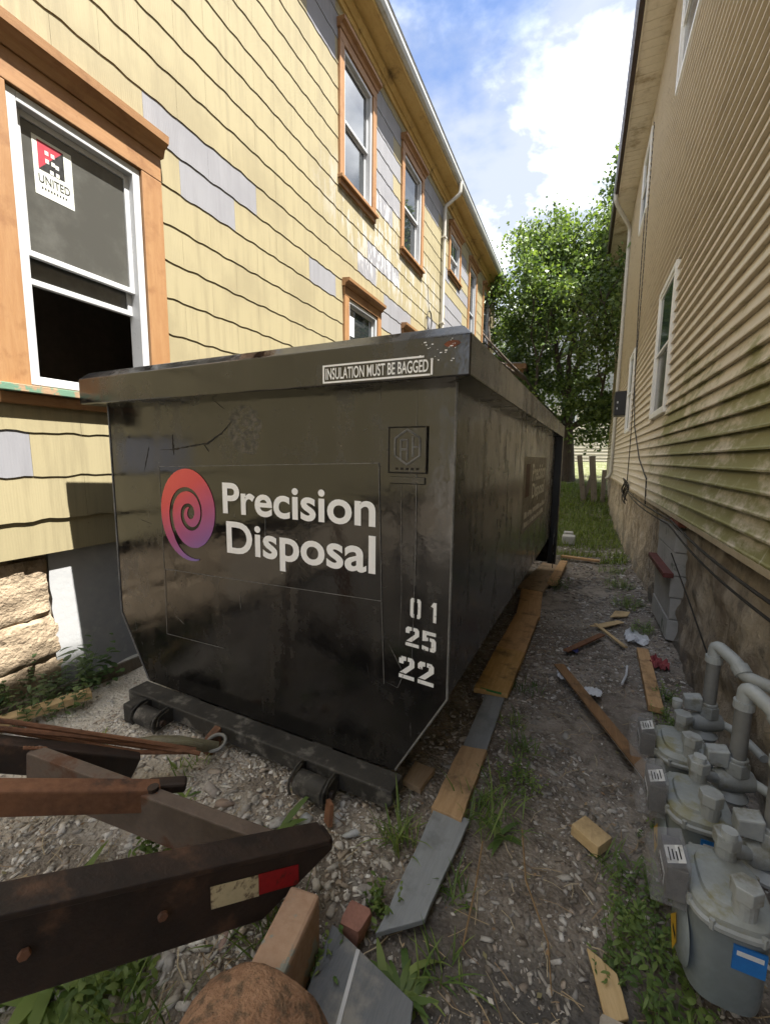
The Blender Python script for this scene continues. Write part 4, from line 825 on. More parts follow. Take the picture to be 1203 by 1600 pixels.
# ------------------------------------------------------------------ roll-off trailer hoist in front
TR = empty('hoist_trailer', (-1.3, .9, 0)); tag(TR, 'rusty tilted steel frame of a hoist trailer reaching to the dumpster', 'trailer'); ti = Matrix.Translation((1.3, -.9, 0))
def rpart(mb, name, m, **k): o = mb.build(name, m, **k); o.parent = TR; o.matrix_parent_inverse = ti; return o
A0 = Vector((-.785, 1.207, .25)); Ad = Vector((-.43, -.765, .31)); A1 = A0 + Ad * 3.2
sdA = Vector((Ad.y, -Ad.x, 0)).normalized() * -1; upA = Vector((0, 0, 1))
hA = .245; wdA = .075
q = MB(); e0 = A0 + Ad * .30
pts = [A0, A1, A1 - upA * hA, e0 - upA * hA, A0 - upA * .045]
q.prism(pts, sdA * wdA); rail = rpart(q, 'near_rail', MRUSTD, bevel=.008)
q = MB(); off = -sdA * .012 + upA * .004; q.prism([p + off for p in (A0 - Ad.normalized() * -.02, A1, A1 - upA * .02, A0 + Ad.normalized() * .02 - upA * .02)], sdA * .10); o = q.build('rail_flange', MRUSTD, bevel=.004); o.parent = rail
nrm = sdA * .0015
def tape(t0, t1, c0, c1, nm, m):
    q = MB(); P = lambda t, h: A0 + Ad * t - upA * h + sdA * wdA + nrm; q.prism([P(t0, c0), P(t1, c0), P(t1, c1), P(t0, c1)], nrm); o = q.build(nm, m); o.parent = rail
tape(.155, .31, .068, .142, 'red_tape', MTAPER); tape(.311, .475, .07, .146, 'white_tape', MTAPEW)
q = MB(); B0 = Vector((-1.83, 1.20, .19)); B1 = Vector((-2.10, .80, .44)); B2 = B0 + (B1 - B0) * 3.6
q.beam(B0 - Vector((0, 0, .055)), B2 - Vector((0, 0, .055)), .075, .12); rpart(q, 'far_rail', MRUSTD, bevel=.008)
q = MB(); C0 = Vector((-1.98, .87, .40)); C1 = Vector((-.84, 1.08, .26)); q.beam(C0 - Vector((0, 0, .09)), C1 - Vector((0, 0, .09)), .055, .18); rpart(q, 'cross_beam', MRUSTG, bevel=.006)
q = MB(); E0 = Vector((-1.42, 1.01, .325)); E1 = Vector((-1.69, .65, .50)); E2 = E0 + (E1 - E0) * 4.2; q.beam(E0 - Vector((0, 0, .042)), E2 - Vector((0, 0, .042)), .075, .09); rpart(q, 'centre_beam', MRUST, bevel=.008)
q = MB(); q.beam((-1.46, 1.0, .315), (-1.365, 1.10, .285), .055, .04); rpart(q, 'stub_bar', MRUSTD, bevel=.01)
q = MB(); q.tube([(-1.405, .985, .33), (-1.405, .985, .345)], .02, 10); rpart(q, 'bolt', MRUSTD)
for (a, b) in (((-1.49, .955, .335), (-1.375, .985, .318)), ((-1.94, .905, .385), (-1.98, .845, .415))):
    q = MB(); n_ = 12; q.tube([Vector(a).lerp(Vector(b), i / n_) + Vector((0, 0, .003 * (i % 2))) for i in range(n_ + 1)], .007, 6); rpart(q, 'weld_bead', MRUST, smooth=True)
for t in (.62, .95, 1.3):
    q = MB(); c_ = A0 + Ad * t - upA * .12 + sdA * wdA; q.cyl(c_, c_ + sdA * .012, .014, 6); o = q.build('bolt_head', MRUST, bevel=.002); o.parent = rail
# cables and hook
q = MB()
for j, (dx, dz) in enumerate(((0, 0), (.03, -.028), (-.02, -.045))): q.tube([(-1.66 + dx, 1.40, .14 + dz * .4), (-1.84, 1.24 + dx, .235 + dz), (-2.12 + dx, .87, .475 + dz), (-2.5, .30, .80 + dz)], .0105, 6)
q.tube([(-1.70, 1.36, .15), (-1.84, 1.26, .20), (-2.14, .93, .40)], .016, 6)
cab = q.build('winch_cable', MRUST, smooth=True); tag(cab, 'rusty winch cables stretched along the far trailer rail to the hook', 'cable')
hk = empty('winch_hook', (-1.68, 1.41, .1)); tag(hk, 'greenish steel winch hook latched to the ring on the dumpster skid', 'hook'); hi = Matrix.Translation((1.68, -1.41, -.1))
q = MB(); q.tube([(-1.92, 1.25, .195), (-1.84, 1.30, .19), (-1.76, 1.37, .165), (-1.70, 1.43, .13), (-1.665, 1.49, .10), (-1.64, 1.52, .085)], [.018, .030, .036, .034, .028, .024], 10); o = q.build('shank', MHOOKG, smooth=True); o.parent = hk; o.matrix_parent_inverse = hi
q = MB(); q.tube([(-1.86, 1.255, .19), (-1.78, 1.32, .195), (-1.70, 1.39, .17), (-1.66, 1.44, .13)], .014, 8); o = q.build('latch', MHOOKG, smooth=True); o.parent = hk; o.matrix_parent_inverse = hi
q = MB(); q.tube([(-1.655 + .052 * math.cos(t), 1.525 + .045 * math.sin(t), .10 + .015 * math.sin(t)) for t in np.linspace(0, 2 * math.pi, 20)[:-1]], .0095, 8, closed=True); o = q.build('ring', MPIPED, smooth=True); o.parent = hk; o.matrix_parent_inverse = hi
# upright tube, rusty drum
q = MB(); q.beam((-.72, 1.0, .11), (-.66, .55, .11), .105, .22); tb = q.build('steel_tube', MRUSTP, bevel=.012); tag(tb, 'square steel tube with worn orange paint lying beside the red and white tape', 'steel tube')
q = MB(); ax0, ax1 = Vector((-.675, .785, .085)), Vector((-.57, .2, .08)); dd = (ax1 - ax0)
ts = [0, .012, .04, .09, .16, .3, .5, .7, .85, 1]; rs = [.09, .15, .178, .195, .204, .21, .208, .21, .208, .2]
q.tube([ax0 + dd * t for t in ts], rs, 40)
for i in range(len(q.v)): p = Vector(q.v[i]); c = ax0 + dd * max(0, min(1, (p - ax0).dot(dd) / dd.length_squared)); q.v[i] = tuple(p + (p - c) * (.07 * nz(p.x * 9, p.y * 9, p.z * 9) + .03 * nz(p.x * 30, p.y * 30, p.z * 30)))
dr_ = q.build('rusty_drum', MRUSTO, smooth=True); tag(dr_, 'rounded rusty orange steel drum in the near foreground', 'drum')

# ------------------------------------------------------------------ loose boards
def plank(name, pts, th, m, label, cat, group=None, z=.0, tilt=0):
    """pts: outline on the ground (x, y); each board has its own thickness and lies just above the dirt"""
    c = Vector((sum(p[0] for p in pts) / len(pts), sum(p[1] for p in pts) / len(pts), 0))
    far = (Vector(pts[2]) + Vector(pts[3])) / 2 - (Vector(pts[0]) + Vector(pts[1])) / 2; a = math.atan2(far.y, far.x) - math.pi / 2
    mi = Matrix.Rotation(-a, 3, 'Z'); q = MB(); loc_ = [mi @ (Vector((p[0], p[1], 0)) - c) for p in pts]; out_ = []
    for a_, b_ in zip(loc_, loc_[1:] + loc_[:1]):
        n_ = max(2, int((b_ - a_).length / .05)); out_ += [a_.lerp(b_, i_ / n_) + Vector((random.uniform(-.0022, .0022), random.uniform(-.003, .003), 0)) for i_ in range(n_)]
    q.prism(out_, (0, 0, th))
    o = q.build(name, m, bevel=.003); o.location = (c.x, c.y, z); o.rotation_euler = (tilt, 0, a); tag(o, label, cat, group); return o
PG = 'boards laid along the dumpster'
plank('grey_board', [(-.52, 1.11), (-.39, 1.22), (-.345, 1.69), (-.505, 1.69)], .022, MGB, 'nearest grey board in the row along the dumpster with a slanted end', 'board', PG, .012)
plank('wood_board', [(-.515, 1.67), (-.375, 1.66), (-.365, 2.16), (-.50, 2.14)], .032, MWD[1], 'tan wooden board lying between the two grey boards', 'board', PG, .014)
plank('grey_board', [(-.495, 2.12), (-.37, 2.12), (-.365, 2.80), (-.49, 2.78)], .020, MGB, 'second grey board in the row, partly under the tan planks', 'board', PG, .008)
plank('wood_board', [(-.565, 2.72), (-.345, 2.75), (-.315, 3.49), (-.54, 3.45)], .036, MWD[3], 'golden plank with a green end mark overlapping the grey board', 'board', PG, .028)
plank('wood_board', [(-.535, 3.44), (-.315, 3.43), (-.285, 4.30), (-.50, 4.29)], .036, MWD[0], 'knotty orange plank in the middle of the row beside the dumpster', 'board', PG, .034)
plank('wood_board', [(-.50, 4.32), (-.275, 4.31), (-.32, 5.18), (-.56, 5.22)], .038, MWD[0], 'short clean orange plank at the far part of the row', 'board', PG, .02)
plank('wood_board', [(-.62, 5.30), (-.32, 5.26), (-.16, 6.7), (-.44, 6.8)], .03, MWD[2], 'dusty brown plank at the far end of the row near the rear post', 'board', PG, .012)
plank('wood_board', [(-.30, 5.6), (-.18, 5.6), (-.10, 6.95), (-.2, 6.95)], .04, MWD[0], 'narrow orange board end beside the dusty plank at the rear post', 'board', PG, .03)
q = MB(); q.box(-.07, -.345, .0, .07, -.335, .010); o = q.build('green_mark', mat('green_paint', (.03, .22, .05), (.03, .16, .04), 9, .7, 0)); o.location = (0, -.025, .0265); o.parent = [b for b in col.objects if b.get('label', '').startswith('golden plank')][0]
plank('wood_block', [(-.70, 1.78), (-.60, 1.76), (-.58, 1.92), (-.69, 1.93)], .03, MWD[2], 'small brown board under the front corner of the dumpster', 'board', None, .004)
q = MB(); q.beam((-.06, 3.36, .05), (.43, 2.25, .05), .075, .012); q.beam((-.085, 3.35, .045), (.40, 2.24, .045), .004, .02, 1); o = q.build('long_board', [MBRNB, MPAPR], bevel=.002); tag(o, 'long thin brown board with a white edge lying across the dirt', 'board')
q = MB(); q.beam((.555, 3.94, .045), (.525, 3.0, .042), .085, .04); tag(q.build('short_plank', MWD[0], bevel=.004), 'short orange lumber piece lying near the gas pipes', 'board')
q = MB(); q.beam((.085, 1.86, .038), (.185, 1.79, .034), .095, .05); o = q.build('wood_offcut', MPALE, bevel=.003); tag(o, 'small pale wooden offcut on the gravel in front of the meters', 'wood block')
plank('plywood_scrap', [(.165, 1.18), (.225, 1.22), (.20, 1.33), (.115, 1.37)], .012, MPALE, 'torn pale plywood scrap at the bottom edge near the weeds', 'wood scrap', None, .018)
plank('plywood_scrap', [(.36, 4.72), (.52, 4.82), (.56, 4.98), (.42, 4.95)], .01, MPALE, 'pale wood scrap beside the foundation grass furthest up the path', 'wood scrap', None, .02)
plank('plywood_scrap', [(.17, 4.38), (.30, 4.40), (.48, 4.62), (.42, 4.66)], .01, MPALE, 'splintered pale wood strip in the middle of the path', 'wood scrap', None, .02)
q = MB(); q.beam((.22, 4.42, .04), (.44, 3.98, .03), .03, .012); tag(q.build('wood_splinter', MPALE), 'thin pale wood splinter pointing at the short lumber piece', 'wood scrap')
q = MB(); q.beam((-.02, 3.68, .03), (.27, 4.18, .035), .05, .014); tag(q.build('red_board', MWOODR, bevel=.002), 'reddish brown board scrap lying flat on the dark path', 'board')
q = MB(); q.beam((-3.05, .95, .05), (-2.80, 1.58, .06), .085, .045); tag(q.build('lumber', MPALE, bevel=.004), 'pale new lumber lying by the foundation behind the trailer rail', 'board')
q = MB(); q.beam((-3.13, .6, .03), (-2.94, 2.35, .03), .02, .09); tag(q.build('edging_strip', MOLDW, bevel=.003), 'dark edging strip along the foot of the grey plaster foundation', 'edging')
q = MB(); q.beam((-.2, 7.35, .05), (.35, 7.25, .05), .09, .03); tag(q.build('wood_board', MWD[0]), 'orange board lying across the path where the grass begins', 'board')
q = MB(); q.box(-.25, 8.7, .0, -.02, 8.95, .16); q.box(-.24, 9.3, .0, -.06, 9.5, .14); tag(q.build('concrete_rubble', MBLK, bevel=.02), 'pale concrete rubble beside the grass beyond the dumpster', 'rubble')
# dark grey board with a white stripe in the foreground
q = MB(); q.prism([(-.66, 1.065, 0), (-.34, .985, 0), (-.30, .80, 0), (-.62, .80, 0)], (0, 0, .02)); o = q.build('striped_board', MGB2, bevel=.003); o.location = (0, 0, .03); tag(o, 'dark grey board with a white stripe beside the rusty drum', 'board')
q = MB(); q.beam((-.545, 1.032, .0515), (-.50, .80, .0515), .012, .003); s2 = q.build('white_stripe', MPAPR); s2.parent = o; s2.matrix_parent_inverse = Matrix.Translation((0, 0, -.03))
# paper, rag, plastic
def crumple(name, c, rx, ry, h, m, label, cat, seed, group=None):
    n_ = 9; q = MB(); vs_ = []
    for i in range(n_):
        for j in range(n_):
            u, v = i / (n_ - 1) * 2 - 1, j / (n_ - 1) * 2 - 1; e = 1 - .25 * abs(nz(u * 2 + seed, v * 2, 1)); k = (u * u + v * v) ** .5
            x, y = c[0] + u * rx * e * (1 - .22 * abs(v)), c[1] + v * ry * e * (1 - .22 * abs(u)); vs_.append((x, y, c[2] + .004 + h * abs(nz(u * 2.3 + seed, v * 2.3, seed)) * 2))
    q.add(vs_, [(i * n_ + j, i * n_ + j + 1, (i + 1) * n_ + j + 1, (i + 1) * n_ + j) for i in range(n_ - 1) for j in range(n_ - 1)]); o = q.build(name, m)
    s_ = o.modifiers.new('thick', 'SOLIDIFY'); s_.thickness = .002; tag(o, label, cat, group)
crumple('paper_scrap', (.17, 3.10, .012), .06, .06, .02, MPAPR, 'white paper scrap right of the long brown board', 'paper', 2)
crumple('paper_scrap', (-.02, 3.28, .012), .05, .10, .03, MPAPR, 'crumpled white paper at the upper end of the long brown board', 'paper', 5)
crumple('plastic_scrap', (.54, 4.22, .02), .10, .16, .05, MPAPR, 'crumpled white plastic sheet beside the foundation weeds', 'plastic', 8)
crumple('red_rag', (.64, 3.72, .03), .07, .10, .05, MCLOTH, 'crumpled red rag next to the short lumber piece', 'rag', 11)
crumple('blue_scrap', (.03, 3.75, .01), .05, .04, .02, mat('blue_scrap', (.03, .035, .16), (.02, .02, .1), 9, .6, 0), 'small dark blue plastic scrap under the reddish board', 'plastic', 14)
q = MB(); q.tube([(.36, 3.30, .025), (.40, 3.45, .03), (.42, 3.62, .025)], .008, 6); tag(q.build('white_strip', MPAPR, smooth=True), 'thin white plastic strip lying left of the short lumber piece', 'plastic')
o = rough_block(-.64, 1.07, .0, -.56, 1.15, .06, .012, 3, (4, 5, 4)).build('pink_stone', MPINK, smooth=True); tag(o, 'pink crumbling stone beside the slanted end of the grey board', 'stone')
o = rough_block(.14, 1.06, -.02, .30, 1.20, .035, .02, 9, (6, 7, 4)).build('pale_rock', mat('pale_rock', (.42, .38, .33), (.30, .27, .23), 9, .95, .7, 50), smooth=True); tag(o, 'pale rough rock at the bottom edge beside the plywood scrap', 'rock')

# ------------------------------------------------------------------ gravel (uncountable) and bigger rubble (single stones)
IV = np.array([(-.8, -.8, -.7), (.8, -.8, -.7), (.8, .8, -.7), (-.8, .8, -.7), (-.7, -.6, .7), (.6, -.7, .7), (.7, .6, .6), (-.6, .7, .7), (0, 0, .95), (1.0, 0, 0), (-1.0, .1, 0)])
IF = np.array([(3, 2, 1), (3, 1, 0), (4, 5, 8), (5, 6, 8), (6, 7, 8), (7, 4, 8), (0, 1, 5), (0, 5, 4), (2, 3, 7), (2, 7, 6), (1, 2, 9), (2, 6, 9), (6, 5, 9), (5, 1, 9), (3, 0, 10), (0, 4, 10), (4, 7, 10), (7, 3, 10)])
def stones(P, S, C, squash=.6):
    n = len(P); A = rng.uniform(0, 2 * np.pi, n); J = 1 + np.clip(rng.normal(0, .32, (n, len(IV), 3)), -.7, .7); V_ = IV[None] * J * S[:, None, :]
    c, s = np.cos(A)[:, None], np.sin(A)[:, None]; B = rng.uniform(-.6, .6, n)[:, None]
    x, y, z = V_[..., 0], V_[..., 1], V_[..., 2] * squash
    y, z = y * np.cos(B) - z * np.sin(B), y * np.sin(B) + z * np.cos(B); x, y = x * c - y * s, x * s + y * c
    V_ = np.stack([x, y, z], -1) + P[:, None]; F_ = IF[None] + (np.arange(n) * len(IV))[:, None, None]
    return V_.reshape(-1, 3), F_.reshape(-1, 3), np.repeat(C, len(IV), 0)
def in_dump(x, y): return (-2.5 < x < -.72) and y > 1.66
pts, siz, cols_ = [], [], []
def scatter(n, x0, x1, y0, y1, smin, smax, pal, keep=None, pw=3.0):
    for _ in range(n):
        x, y = random.uniform(x0, x1), random.uniform(y0, y1)
        if in_dump(x, y) or (keep and not keep(x, y)): continue
        s = smin + (smax - smin) * random.random() ** pw; pts.append((x, y, gz(x, y) + s * .18)); siz.append((s * random.uniform(.7, 1.7), s * random.uniform(.45, 1.05), s * random.uniform(.35, .95)))
        c = random.choice(pal); k = random.uniform(.7, 1.2); cols_.append(tuple(q_ * k for q_ in c))
GREYP = [(.38, .36, .335), (.46, .435, .41), (.24, .225, .205), (.58, .56, .535), (.35, .30, .255), (.27, .26, .25), (.18, .155, .13)]
PALEP = [(.58, .555, .52), (.48, .455, .42), (.66, .64, .61), (.38, .35, .315), (.50, .43, .36), (.72, .705, .69)]
patch = lambda x, y: nz(x * 2.1, y * 2.1, 8) > -.18
scatter(21000, -.75, .78, .95, 5.2, .002, .013, GREYP, lambda x, y: nz(x * 2.1, y * 2.1, 8) > -.3); scatter(1500, -.72, .75, 1.0, 5.5, .007, .022, GREYP + [(.34, .32, .29)], lambda x, y: nz(x * 2.1, y * 2.1, 8) > .0, 2.5)
scatter(2600, -.6, .78, 5.0, 8.6, .008, .03, GREYP, patch)
scatter(15000, -2.6, -.62, .35, 1.75, .002, .012, PALEP, lambda x, y: nz(x * 2.4, y * 2.4, 21) > -.3); scatter(1500, -2.3, -.7, .35, 1.7, .007, .022, PALEP, None, 2.6)
scatter(2500, -3.05, -2.0, .9, 2.2, .002, .010, PALEP); scatter(60, -1.5, -.6, .55, 1.45, .014, .028, [(.46, .45, .44), (.40, .38, .36), (.52, .51, .50)], None, 1.4)
Vv, Ff, Cc = stones(np.array(pts), np.array(siz), np.array(cols_)); o = link('gravel', np_mesh('gravel', Vv, Ff, MSTN, Cc)); o['kind'] = 'stuff'; tag(o, 'loose grey and pale gravel strewn over the dirt', 'gravel')
RUB = [(-1.02, 1.42, .055, (.50, .52, .55)), (-.90, 1.50, .04, (.60, .61, .63)), (-1.12, 1.36, .045, (.42, .42, .42)), (-.98, 1.30, .035, (.38, .37, .36)), (-.80, 1.46, .04, (.52, .56, .62)), (-1.55, 1.20, .06, (.27, .26, .25)), (-1.48, 1.12, .05, (.30, .29, .28)), (-1.40, 1.33, .05, (.33, .26, .22)),
       (-1.52, 1.36, .055, (.36, .33, .31)), (-1.30, 1.42, .035, (.42, .40, .37)), (-1.1, .78, .035, (.48, .46, .44)), (-1.0, .72, .03, (.55, .54, .53)), (-1.22, .62, .045, (.40, .33, .26)), (-.98, .9, .03, (.33, .24, .22)), (.02, 2.55, .035, (.33, .32, .30)), (-.13, 2.2, .03, (.36, .34, .31)), (.05, 1.62, .028, (.45, .43, .40)), (.44, 2.62, .035, (.46, .43, .38)), (-.05, 2.05, .026, (.30, .29, .27)), (.64, 3.3, .06, (.28, .27, .25))]
RLAB = ['large bluish white rubble shard before the middle of the dumpster skid', 'bright white rubble shard near the right roller', 'grey rubble shard left of the bluish white shard', 'small grey rubble stone beside the tip of the near rail', 'pale blue rubble flake under the right roller',
        'large dark grey rubble stone between centre beam and cross beam', 'dark grey stone touching the cross beam of the trailer', 'reddish rubble stone in front of the winch hook', 'flat pinkish grey stone beside the stub bar', 'small pale stone in the gravel below the skid centre', 'pale grey stone under the near rail', 'white stone left of the rusty drum',
        'tan rubble stone in the lower left gravel under the near rail', 'small reddish stone behind the steel tube', 'grey stone left of the long brown board', 'pale stone right of the tan wooden board', 'pale stone just in front of the wooden offcut', 'cream stone between the short lumber and the gas meters', 'small grey stone in the middle of the path', 'large flat grey stone by the wall near the gas pipes']
for i, (x, y, s, c) in enumerate(RUB):
    s *= .8
    Vv, Ff, Cc = stones(np.array([(x, y, gz(x, y) + s * .2)]), np.array([(s * 1.1, s * .8, s * .55)]), np.array([c])); o = link('rubble_stone', np_mesh('rubble_stone', Vv, Ff, MSTN, Cc))
    tag(o, RLAB[i], 'stone', 'rubble stones around the trailer' if i < 14 else 'stones on the path')
# straw, twigs
Vs, Fs, Cs = [], [], []
for _ in range(1500):
    x, y = random.uniform(-2.2, .75), random.uniform(.6, 4.6)
    if in_dump(x, y): continue
    L_ = random.uniform(.02, .13); a = random.uniform(0, 6.28); w_ = random.uniform(.0007, .0018); z = gz(x, y) + .010; dx, dy = math.cos(a), math.sin(a); o_ = len(Vs); b_ = random.uniform(-.012, .012); zt = random.uniform(0, .012)
    for k, t in enumerate((0, .5, 1)):
        px_, py_ = x + dx * L_ * t - dy * b_ * (k == 1), y + dy * L_ * t + dx * b_ * (k == 1); Vs += [(px_ - dy * w_, py_ + dx * w_, z + zt * t), (px_ + dy * w_, py_ - dx * w_, z + zt * t)]
    Fs += [(o_, o_ + 1, o_ + 3, o_ + 2), (o_ + 2, o_ + 3, o_ + 5, o_ + 4)]
    c = random.choice([(.40, .31, .19), (.30, .22, .14), (.18, .13, .085), (.46, .39, .27)]); Cs += [c] * 6
o = link('straw', np_mesh('straw', Vs, Fs, MSTRAW, Cs)); o['kind'] = 'stuff'; tag(o, 'dry straw and twigs scattered over the ground', 'straw')
P_ = []
while len(P_) < 420:
    x, y = random.uniform(-2.6, .74), random.uniform(.5, 5.5)
    if not in_dump(x, y): P_.append((x, y, gz(x, y) + .014))
P_ = np.array(P_); n_ = len(P_); A_ = rng.uniform(0, 6.28, n_); T_ = np.stack([np.cos(A_), np.sin(A_), rng.normal(0, .15, n_)], 1); B_ = np.stack([-np.sin(A_), np.cos(A_), rng.normal(0, .2, n_)], 1); z_ = rng.uniform(.008, .028, n_)[:, None]
Vv = np.stack([P_, P_ + T_ * z_ * .5 + B_ * z_ * .3, P_ + T_ * z_, P_ + T_ * z_ * .45 - B_ * z_ * .28], 1).reshape(-1, 3); Cc = np.repeat(np.array([[.30, .20, .12], [.20, .13, .08], [.38, .28, .17], [.24, .22, .12], [.55, .52, .48]])[rng.integers(0, 5, n_)], 4, 0)
o = link('leaf_litter', np_mesh('leaf_litter', Vv, np.arange(n_ * 4).reshape(n_, 4), MSTRAW, Cc)); o['kind'] = 'stuff'; tag(o, 'dead leaf bits and chips scattered over the ground', 'litter')
for pth, lab in (([(-.13, 1.72, .05), (-.09, 1.5, .045), (.0, 1.32, .04), (.02, 1.18, .035)], 'long dry stalk with leaf curving over the dark dirt'), ([(-.27, 1.60, .04), (-.255, 1.4, .04), (-.25, 1.2, .03)], 'straight brown twig lying right of the grey board')):
    q = MB(); q.tube(pth, [.003, .0035, .003, .002][:len(pth)], 5); tag(q.build('dry_stalk', mat('dry_stalk', (.27, .18, .09), (.2, .13, .07), 20, .8, 0), smooth=True), lab, 'twig')

# ------------------------------------------------------------------ plants
LEAFC = [((.085, .15, .042), (.21, .29, .085)), ((.10, .18, .05), (.27, .35, .11)), ((.05, .095, .035), (.12, .18, .065))]
def blade_strip(V_, F_, C_, base, d, L, w, bend, c, n=3):
    side = Vector((-d.y, d.x, 0)); 
    if side.length < 1e-4: side = Vector((1, 0, 0))
    side.normalize(); o_ = len(V_); p = Vector(base); dd = Vector(d)
    for i in range(n + 1):
        t = i / n; ww = w * (math.sin(math.pi * (.18 + .82 * t)) if n > 2 else 1 - t); V_ += [tuple(p - side * ww), tuple(p + side * ww)]; C_ += [tuple(c)] * 2
        dd = (dd + Vector((0, 0, -bend / n))).normalized(); p = p + dd * L / n
    F_ += [(o_ + 2 * i, o_ + 2 * i + 1, o_ + 2 * i + 3, o_ + 2 * i + 2) for i in range(n)]
def weed(name, x, y, rad, h, n, kind, pal, label, z=None, group=None, ctr=True):
    V_, F_, C_ = [], [], []; z0 = (gz(x, y) if z is None else z) - .005
    for _ in range(n):
        a = random.uniform(0, 6.28); r_ = rad * random.random() ** .7; b = Vector((x + r_ * math.cos(a), y + r_ * math.sin(a), z0)); t = random.random() ** 1.4; c = [p * (1 - t) + q_ * t for p, q_ in zip(*LEAFC[pal])]
        if kind == 'grass': blade_strip(V_, F_, C_, b, Vector((random.gauss(0, .45), random.gauss(0, .45), 1)).normalized(), h * random.uniform(.5, 1.2), .0032, random.uniform(.3, 1.5), c, 4)
        elif kind == 'rosette': a2 = random.uniform(0, 6.28); blade_strip(V_, F_, C_, Vector((x, y, z0)) + (b - Vector((x, y, z0))) * .35, Vector((math.cos(a2), math.sin(a2), random.uniform(.2, 1.2))).normalized(), h * random.uniform(.6, 1.1), h * random.uniform(.06, .10), random.uniform(.7, 1.6), c, 5)
        else:                                                   # leafy stem: a thin stalk carrying pairs of leaves
            d = Vector((random.gauss(0, .32), random.gauss(0, .32), 1)).normalized(); L_ = h * random.uniform(.5, 1.1); blade_strip(V_, F_, C_, b, d, L_, .0016, .2, [q_ * .8 for q_ in c], 3)
            for k in range(random.randint(4, 7)):
                p = b + d * L_ * (.25 + .75 * k / 6) ; a2 = random.uniform(0, 6.28); blade_strip(V_, F_, C_, p, Vector((math.cos(a2), math.sin(a2), random.uniform(-.1, .6))).normalized(), h * random.uniform(.08, .22), h * random.uniform(.02, .048), random.uniform(.2, .9), c, 4)
    me = np_mesh(name, V_, F_, MLEAF, C_, True); o = link(name, me); tag(o, label, 'plant', group); return o
weed('vine_weed', -2.99, 1.42, .26, .30, 70, 'stem', 2, 'dense dark green vine growing at the stone foundation corner')
weed('vine_weed', -2.98, 1.72, .10, .48, 14, 'stem', 2, 'tall leafy weed climbing the grey plaster beside the stone corner')
weed('vine_weed', -3.02, 1.0, .16, .24, 50, 'stem', 2, 'leafy vine weed behind the pale lumber by the far trailer rail')
weed('leafy_weed', -.40, 1.03, .13, .15, 60, 'rosette', 1, 'leafy green weed in front of the slanted grey board end')
weed('leafy_weed', -.55, 1.20, .07, .15, 16, 'stem', 0, 'small weed sprouting left of the slanted grey board')
weed('leafy_weed', -1.10, 1.30, .05, .26, 9, 'rosette', 0, 'broad leaf weed standing in the gravel before the skid')
weed('leafy_weed', -1.60, 1.28, .05, .11, 14, 'rosette', 1, 'bright green leaf cluster below the winch hook')
weed('leafy_weed', -1.36, .60, .18, .32, 44, 'rosette', 0, 'large leaved weed in the lower left corner under the rail')
weed('leafy_weed', -1.15, .66, .14, .22, 36, 'stem', 0, 'weed behind the large leaves under the near rail')
weed('leafy_weed', -.90, 1.02, .14, .22, 60, 'grass', 0, 'grassy clump between the near rail and the steel tube')
weed('leafy_weed', -1.42, .98, .05, .20, 12, 'stem', 0, 'thin weed rising beside the cross beam of the trailer')
weed('leafy_weed', -1.60, .80, .07, .22, 16, 'rosette', 0, 'weed growing under the centre beam of the trailer')
weed('grass_tuft', -.60, 1.50, .08, .20, 46, 'grass', 1, 'grass tuft at the corner of the dumpster skid')
weed('grass_tuft', -.27, 1.80, .15, .18, 90, 'grass', 1, 'grass tuft right of the tan wooden board')
weed('leafy_weed', -.22, 1.72, .08, .14, 16, 'rosette', 0, 'broad leaf weed mixed in the grass right of the tan board')
weed('grass_tuft', -.20, 2.30, .10, .12, 50, 'grass', 0, 'low grass beside the second grey board')
weed('grass_tuft', -.33, 1.38, .06, .13, 26, 'grass', 0, 'small grass tuft touching the edge of the nearest grey board')
weed('leafy_weed', -.15, 5.6, .14, .20, 30, 'stem', 2, 'dark weed beside the dusty plank near the rear post')
weed('grass_tuft', -.25, 3.0, .12, .08, 50, 'grass', 2, 'short dark grass right of the golden plank')
for i, (x, y, r_, h, n, kd, pal, lab) in enumerate(((.33, 1.62, .13, .15, 34, 'stem', 0, 'leafy weed in front of the middle gas meter'), (.30, 1.42, .12, .17, 40, 'stem', 0, 'leafy weed left of the nearest gas meter'), (.36, 1.22, .12, .18, 40, 'stem', 0, 'tall weed at the bottom edge below the nearest gas meter'), (.42, 1.12, .10, .22, 16, 'rosette', 1, 'broad leaved weed at the bottom right corner'),
        (.22, 1.72, .08, .13, 30, 'grass', 0, 'grass tuft just beyond the wooden offcut'), (.60, 2.55, .08, .16, 22, 'stem', 0, 'weed growing behind the farthest gas meter'), (.62, 3.2, .08, .14, 20, 'stem', 0, 'weed beside the orange end of the short lumber'), (.62, 4.4, .12, .14, 40, 'stem', 1, 'weed at the foot of the concrete block patch'), (.56, 5.2, .16, .16, 60, 'stem', 1, 'lush weed along the foundation beyond the concrete blocks'), (.52, 5.9, .18, .15, 70, 'stem', 1, 'weed patch on the foundation side in mid path'), (.5, 6.7, .2, .15, 80, 'grass', 1, 'grass patch along the foundation further up the path'))):
    weed('grass_tuft' if kd == 'grass' else 'leafy_weed', x, y, r_, h, n, kd, pal, lab)
